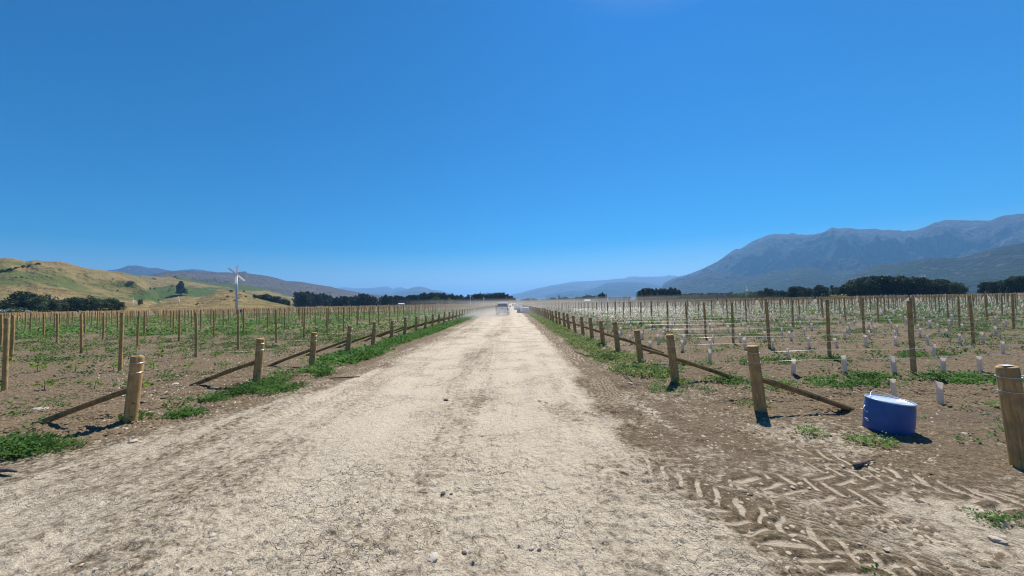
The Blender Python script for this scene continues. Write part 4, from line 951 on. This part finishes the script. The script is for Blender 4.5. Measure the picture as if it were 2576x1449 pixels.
# grove at the far left
for (px, top, D, kd, wd, lab) in [(8, 757, 215, 'dark', 1.2, 'low dark tree at the left edge beside the white shed'), (28, 752, 225, 'dark', 1.3, 'dark rounded tree right of the white shed'), (52, 727, 240, 'dark', 1.05, 'tallest dark tree of the left grove'),
                                  (76, 735, 232, 'dark', 1.0, 'dark tree leaning on the tallest of the grove'), (99, 742, 225, 'grey', 1.0, 'grey green tree in the middle of the left grove'), (117, 738, 238, 'grey', .85, 'pointed grey green tree with a bare pale trunk'), (136, 750, 232, 'grey', 1.1, 'thin grey tree with open crown at the gap'),
                                  (166, 752, 240, 'grey', 1., 'small grey tree right of the gap in the grove'), (187, 744, 245, 'grey', 1.1, 'fourth tall tree of the right half of the grove'), (207, 745, 240, 'grey', 1.05, 'dense grey green tree left of the grove centre'), (226, 741, 250, 'grey', .9, 'highest tree in the right half of the grove'), (243, 748, 245, 'grey', 1., 'grey green tree with a ragged top'),
                                  (262, 750, 250, 'grey', 1., 'broad tree near the right end of the grove'), (282, 747, 255, 'grey', .95, 'second last tree of the left grove'), (300, 755, 260, 'grey', 1.1, 'last low tree at the right end of the left grove'), (40, 768, 190, 'dbush', 1.6, 'low dark bush under the left grove'), (18, 771, 180, 'dbush', 2.2, 'low hedge bush before the white shed')]:
    tpx(kd, px, 0, top, D, wd, lab, 'tree', 'grove of trees at the far left')
def on_hill(kind, px, base, top, wid, lab, group=None, cat='tree', v=None):
    p = hit(px, base)
    if p is None: print('MISS', px, base); return
    D = p.y; h = at_depth(px, top, D)[2] - p.z; tree(kind, p.x, p.y, p.z - .4, max(1.5, h), wid, lab, cat, group, v)
on_hill('pine', 455, 745, 706, 1.05, 'large lone dark pine on the golden knoll', v=0)
on_hill('dark', 352, 769, 752, .95, 'small lone round dark tree left of the pine')
HB_ = [((15 + i * 9.5), 686 - i * 1.9) for i in range(11)]
for i in range(22): on_hill('dark', i * 4.9, 686.5 - i * .98 + (0 if i > 6 else 1), 679.5 - i * .93 - 2.2 * math.sin(i * 1.7), 1.2, 'dark shrub in the long hedge across the golden hill', 'hedge of dark shrubs on the golden hill', 'hedge shrub')
sb = [(270, 672), (295, 671), (268, 679), (258, 656 + 21), (258, 697), (284, 704), (332, 716), (326, 712), (342, 718), (385, 702), (432, 697), (441, 699), (446, 703), (433, 722), (428, 729), (424, 733), (512, 707), (520, 706), (529, 707), (537, 707), (390, 704), (118, 698), (128, 701), (40, 701), (55, 700), (66, 702), (82, 700), (296, 733), (378, 728), (387, 729), (580, 733), (583, 735), (604, 743), (572, 748), (600, 752), (607, 747), (566, 755), (590, 758), (586, 750), (494, 768), (498, 765), (640, 752), (650, 750), (399, 758), (555, 757), (614, 735), (618, 748)]
for (x_, y_) in sb: on_hill('dbush', x_, y_, y_ - random.uniform(4.5, 7.5), random.uniform(.8, 1.5), 'small dark bush dotting the grassy hillside', 'dark bushes scattered over the grassy hills', 'bush')
on_hill('dbush', 330, 716, 704, 1.5, 'big round grey green bush on the golden hillside', cat='bush')
# dark shelter belts right of the wind machine
def belt(kind, xs, tops, D, wid, lab, group, dj=10, tj=2.6, cat='tree'):
    for x_ in xs:
        tp = np.interp(x_, [t[0] for t in tops], [t[1] for t in tops]); k = random.choice(kind) if isinstance(kind, (list, tuple)) else kind
        tpx(k, x_ + random.uniform(-1, 1), 0, tp + random.uniform(-tj, tj), D + random.uniform(-dj, dj), wid * random.uniform(.85, 1.15), lab, cat, group)
belt(['dark', 'dark', 'column'], np.arange(642, 732, 6), [(640, 741), (665, 739), (700, 747), (735, 757)], 520, 1.15, 'dark tree in the sloping belt right of the big wind machine', 'sloping dark shelter belt on the left')
belt(['column', 'pine'], np.arange(744, 835, 6), [(744, 733), (775, 733), (800, 738), (835, 742)], 700, .9, 'tall dark conifer on the rise left of centre', 'dark conifers on the rise left of centre')
tpx('dark', 770, 0, 737, 560, 1.1, 'broad dark tree standing forward of the conifers left of centre')
belt(['dark', 'column', 'pine'], np.arange(838, 905, 5), [(838, 748), (870, 744), (905, 749)], 640, 1.1, 'dark tree in the low belt left of centre', 'low dark belt left of centre')
belt(['dark', 'pine', 'column'], np.arange(890, 950, 5), [(890, 748), (905, 738), (925, 737), (945, 748)], 620, 1.1, 'dark rounded tree in the hump left of centre', 'dark hump of trees left of centre')
belt(['dark', 'pine', 'column'], np.arange(950, 1105, 5), [(950, 750), (970, 742), (1000, 744), (1040, 741), (1080, 735), (1105, 735)], 640, 1.1, 'dark tree in the long belt before the blue mountain', 'long dark belt in front of the blue mountain')
belt(['dark', 'pine', 'column'], np.arange(1105, 1300, 4.5), [(1105, 736), (1150, 741), (1170, 744), (1180, 740), (1220, 739), (1255, 737), (1262, 735), (1275, 740), (1290, 747), (1305, 756)], 620, 1.05, 'dark tree in the belt behind the pickup', 'dark belt of trees behind the pickup')
belt('poplar', np.arange(1196, 1262, 6), [(1196, 736), (1262, 735)], 640, 1.1, 'slim poplar spire above the belt behind the pickup', 'poplar spires above the belt behind the pickup')
for (x_, t_, w_, lab) in [(1098, 744, 1.1, 'large pale green tree before the dark belt'), (1088, 750, 1., 'small pale tree at the left foot of the large pale one'), (1132, 748, 1., 'rounded pale green tree right of the large pale one'), (1112, 751, .9, 'low grey green tree between the two pale green ones'), (1060, 757, 1.2, 'low pale shrub by the small white roof')]: tpx('light', x_, 0, t_, 540, w_, lab)
belt(['dusky', 'bush'], np.arange(1030, 1095, 7), [(1030, 757), (1095, 756)], 520, 1.3, 'low dusky shrub at the foot of the dark belt', 'low shrubs at the foot of the dark belt', cat='shrub')
# right side
belt(['dusky', 'dark', 'dusky'], np.arange(1304, 1392, 5), [(1304, 757), (1315, 749), (1340, 752), (1360, 753), (1392, 748)], 700, 1.2, 'hazy tree in the thin line right of the road', 'hazy line of trees right of the road')
belt(['dusky', 'dusky', 'grey'], np.arange(1392, 1500, 6), [(1392, 749), (1440, 747), (1470, 745), (1500, 741)], 560, 1.2, 'dusky rounded tree in the line right of centre', 'dusky trees right of centre')
tpx('poplar', 1406, 0, 742, 560, 1.3, 'single dark poplar spire right of the road'); tpx('poplar', 1475, 0, 739, 560, 1.2, 'second single poplar above the white roof')
belt(['poplar', 'pine', 'poplar'], np.arange(1500, 1526, 4), [(1500, 739), (1520, 736), (1526, 740)], 560, 1.0, 'dark pointed tree in the small cluster right of centre', 'small cluster of pointed trees')
for x_ in (1535, 1547, 1559, 1571, 1582): tpx('dusky', x_, 0, 745 + random.uniform(-1, 2), 520, 1.3, 'pale dusky tree in the gap before the pine block', 'tree', 'pale dusky trees in the gap')
belt(['column', 'column', 'pine'], np.arange(1608, 1712, 5.5), [(1608, 731), (1625, 724), (1650, 727), (1680, 724), (1700, 726), (1712, 733)], 430, 1.25, 'dark conifer in the square block before the mountain foot', 'square block of dark conifers')
for x_ in (1632, 1648, 1664, 1681, 1699): tpx('bush', x_, 0, 742.5 - (x_ - 1632) * .02, 330, 1.0, 'round clipped bush before the block of dark conifers', 'bush', 'round bushes before the dark conifers')
belt(['dusky', 'grey', 'column'], np.arange(1715, 1845, 5.5), [(1715, 740), (1760, 736), (1800, 737), (1845, 735)], 440, 1.2, 'mixed green tree in the line under the great mountain', 'mixed trees under the great mountain')
belt('light', np.arange(1850, 1925, 7), [(1850, 736), (1925, 730)], 430, 1.1, 'soft pale green tree under the great mountain', 'soft pale green trees under the great mountain')
belt(['column', 'dark'], np.arange(1915, 1982, 5.5), [(1915, 729), (1932, 724), (1950, 731), (1970, 730), (1982, 732)], 400, 1.1, 'dark pointed tree left of the dark round grove', 'dark pointed trees on the right')
belt('bush', np.arange(1720, 2140, 7), [(1720, 747), (2140, 737)], 300, 1.2, 'low rounded shrub along the far edge of the right vineyard', 'low shrubs edging the right vineyard', 4, .8, 'shrub')
belt('dark', np.arange(1990, 2038, 7), [(1990, 722), (2010, 718), (2030, 720), (2038, 724)], 300, 1.1, 'dark tree in the flat topped clump on the right', 'flat topped dark clump on the right')
tpx('dark', 2058, 0, 713, 290, 1.0, 'rounded pointed dark tree between two clumps'); tpx('dark', 2071, 0, 718, 292, 1.0, 'dark tree touching the rounded pointed one')
for x_, t_ in ((2082, 722), (2092, 716), (2101, 721)): tpx('column', x_, 0, t_, 310, .8, 'thin dark conifer between the clumps on the right', 'tree', 'thin conifers between the right clumps')
tpx('gorse', 2107, 0, 734, 240, 2.2, 'bright yellow flowering bush before the right trees', 'bush')
belt(['dark', 'dark', 'grey'], np.concatenate([np.arange(2110, 2425, 10), np.arange(2114, 2425, 17)]), [(2110, 716), (2130, 714), (2160, 700), (2170, 693), (2185, 704), (2200, 697), (2230, 692), (2260, 695), (2280, 692), (2320, 702), (2345, 703), (2370, 700), (2390, 709), (2410, 714), (2425, 724)], 260, .85, 'dark broad tree in the long grove before the mountain', 'long dark grove on the right', 12, 6)
belt('dark', np.arange(2472, 2860, 12), [(2472, 706), (2490, 705), (2510, 706), (2540, 698), (2560, 692), (2640, 700), (2860, 705)], 235, .9, 'dark broad tree in the grove at the right edge', 'dark grove at the right edge', 10, 3)

# ------------------------------------------------------------------ far sheds
def shed(px, D, w_, d_, h, lab, wall=(.35, .35, .33), rz=0):
    p = at_depth(px, 765, D); t = empty('shed', (p[0], D, 0), rz, lab, 'shed'); m = MB(); m.box((0, 0, h * .35), (w_, d_, h * .7)); m.build('wall', plain('shed_wall', wall, .8), t)
    m = MB(); y0, y1, z0, z1 = -d_ / 2 - .3, d_ / 2 + .3, h * .7 + .02, h; X = w_ / 2 + .3
    m.add([(-X, y0, z0), (X, y0, z0), (X, 0, z1), (-X, 0, z1), (X, y1, z0), (-X, y1, z0), (-X, y0, z0 - .12), (X, y0, z0 - .12), (X, y1, z0 - .12), (-X, y1, z0 - .12)], [(0, 1, 2, 3), (3, 2, 4, 5), (6, 7, 1, 0), (8, 9, 5, 4), (0, 3, 5, 9, 6), (1, 7, 8, 4, 2)])
    m.build('roof', M['white'], t); return t
shed(5, 205, 20, 9, 3.2, 'low shed with a long white roof at the far left edge')
shed(1010, 560, 8, 6, 4.0, 'small shed with a pale roof before the dark belt')
shed(1477, 480, 7, 6, 3.6, 'small white roofed shed right of the road')

# ------------------------------------------------------------------ air
def volume_box(name, c, sz, dens, colr, lab, noise=False, aniso=.0):
    m = MB(); m.box((0, 0, 0), sz); mt = bpy.data.materials.new(name + '_air'); mt.use_nodes = True; t = mt.node_tree; t.nodes.clear()
    o_ = t.nodes.new('ShaderNodeOutputMaterial'); v = t.nodes.new('ShaderNodeVolumePrincipled'); v.inputs['Color'].default_value = (*colr, 1); v.inputs['Density'].default_value = dens; v.inputs['Anisotropy'].default_value = aniso
    t.links.new(v.outputs[0], o_.inputs['Volume'])
    if noise:
        tc = t.nodes.new('ShaderNodeTexCoord'); nz = t.nodes.new('ShaderNodeTexNoise'); nz.inputs['Scale'].default_value = .55; nz.inputs['Detail'].default_value = 3
        gr = t.nodes.new('ShaderNodeTexGradient'); gr.gradient_type = 'SPHERICAL'; mp = t.nodes.new('ShaderNodeMapping'); mp.inputs['Scale'].default_value = tuple(2.0 / k for k in sz); mp.inputs['Location'].default_value = (0, 0, .45)
        mm = t.nodes.new('ShaderNodeMath'); mm.operation = 'MULTIPLY'; mr_ = t.nodes.new('ShaderNodeMapRange'); m2 = t.nodes.new('ShaderNodeMath'); m2.operation = 'MULTIPLY'; m2.inputs[1].default_value = dens
        mr_.inputs[1].default_value = .3; mr_.inputs[2].default_value = .7
        L = t.links.new; L(tc.outputs['Object'], nz.inputs['Vector']); L(tc.outputs['Object'], mp.inputs[0]); L(mp.outputs[0], gr.inputs[0]); L(nz.outputs[0], mr_.inputs[0]); L(mr_.outputs[0], mm.inputs[0]); L(gr.outputs['Fac'], mm.inputs[1]); L(mm.outputs[0], m2.inputs[0]); L(m2.outputs[0], v.inputs['Density'])
    o = m.build(name, mt); o.location = c; o.visible_shadow = True; return tag(o, lab, kind='stuff')
volume_box('haze', (0, 9000, 617), (66000, 60000, 1266), 7.4e-5, (.24, .56, 1.0), 'thin blue air over the valley', False, .30)
volume_box('dust_veil', (6, 88, 1.1), (34, 110, 2.3), .007, (.95, .88, .78), 'thin dusty air hanging over the far road')
volume_box('dust_cloud', (-3.4, 49.5, .6), (8.5, 19, 2.4), .6, (.95, .88, .78), 'pale dust thrown up behind the pickup', True)
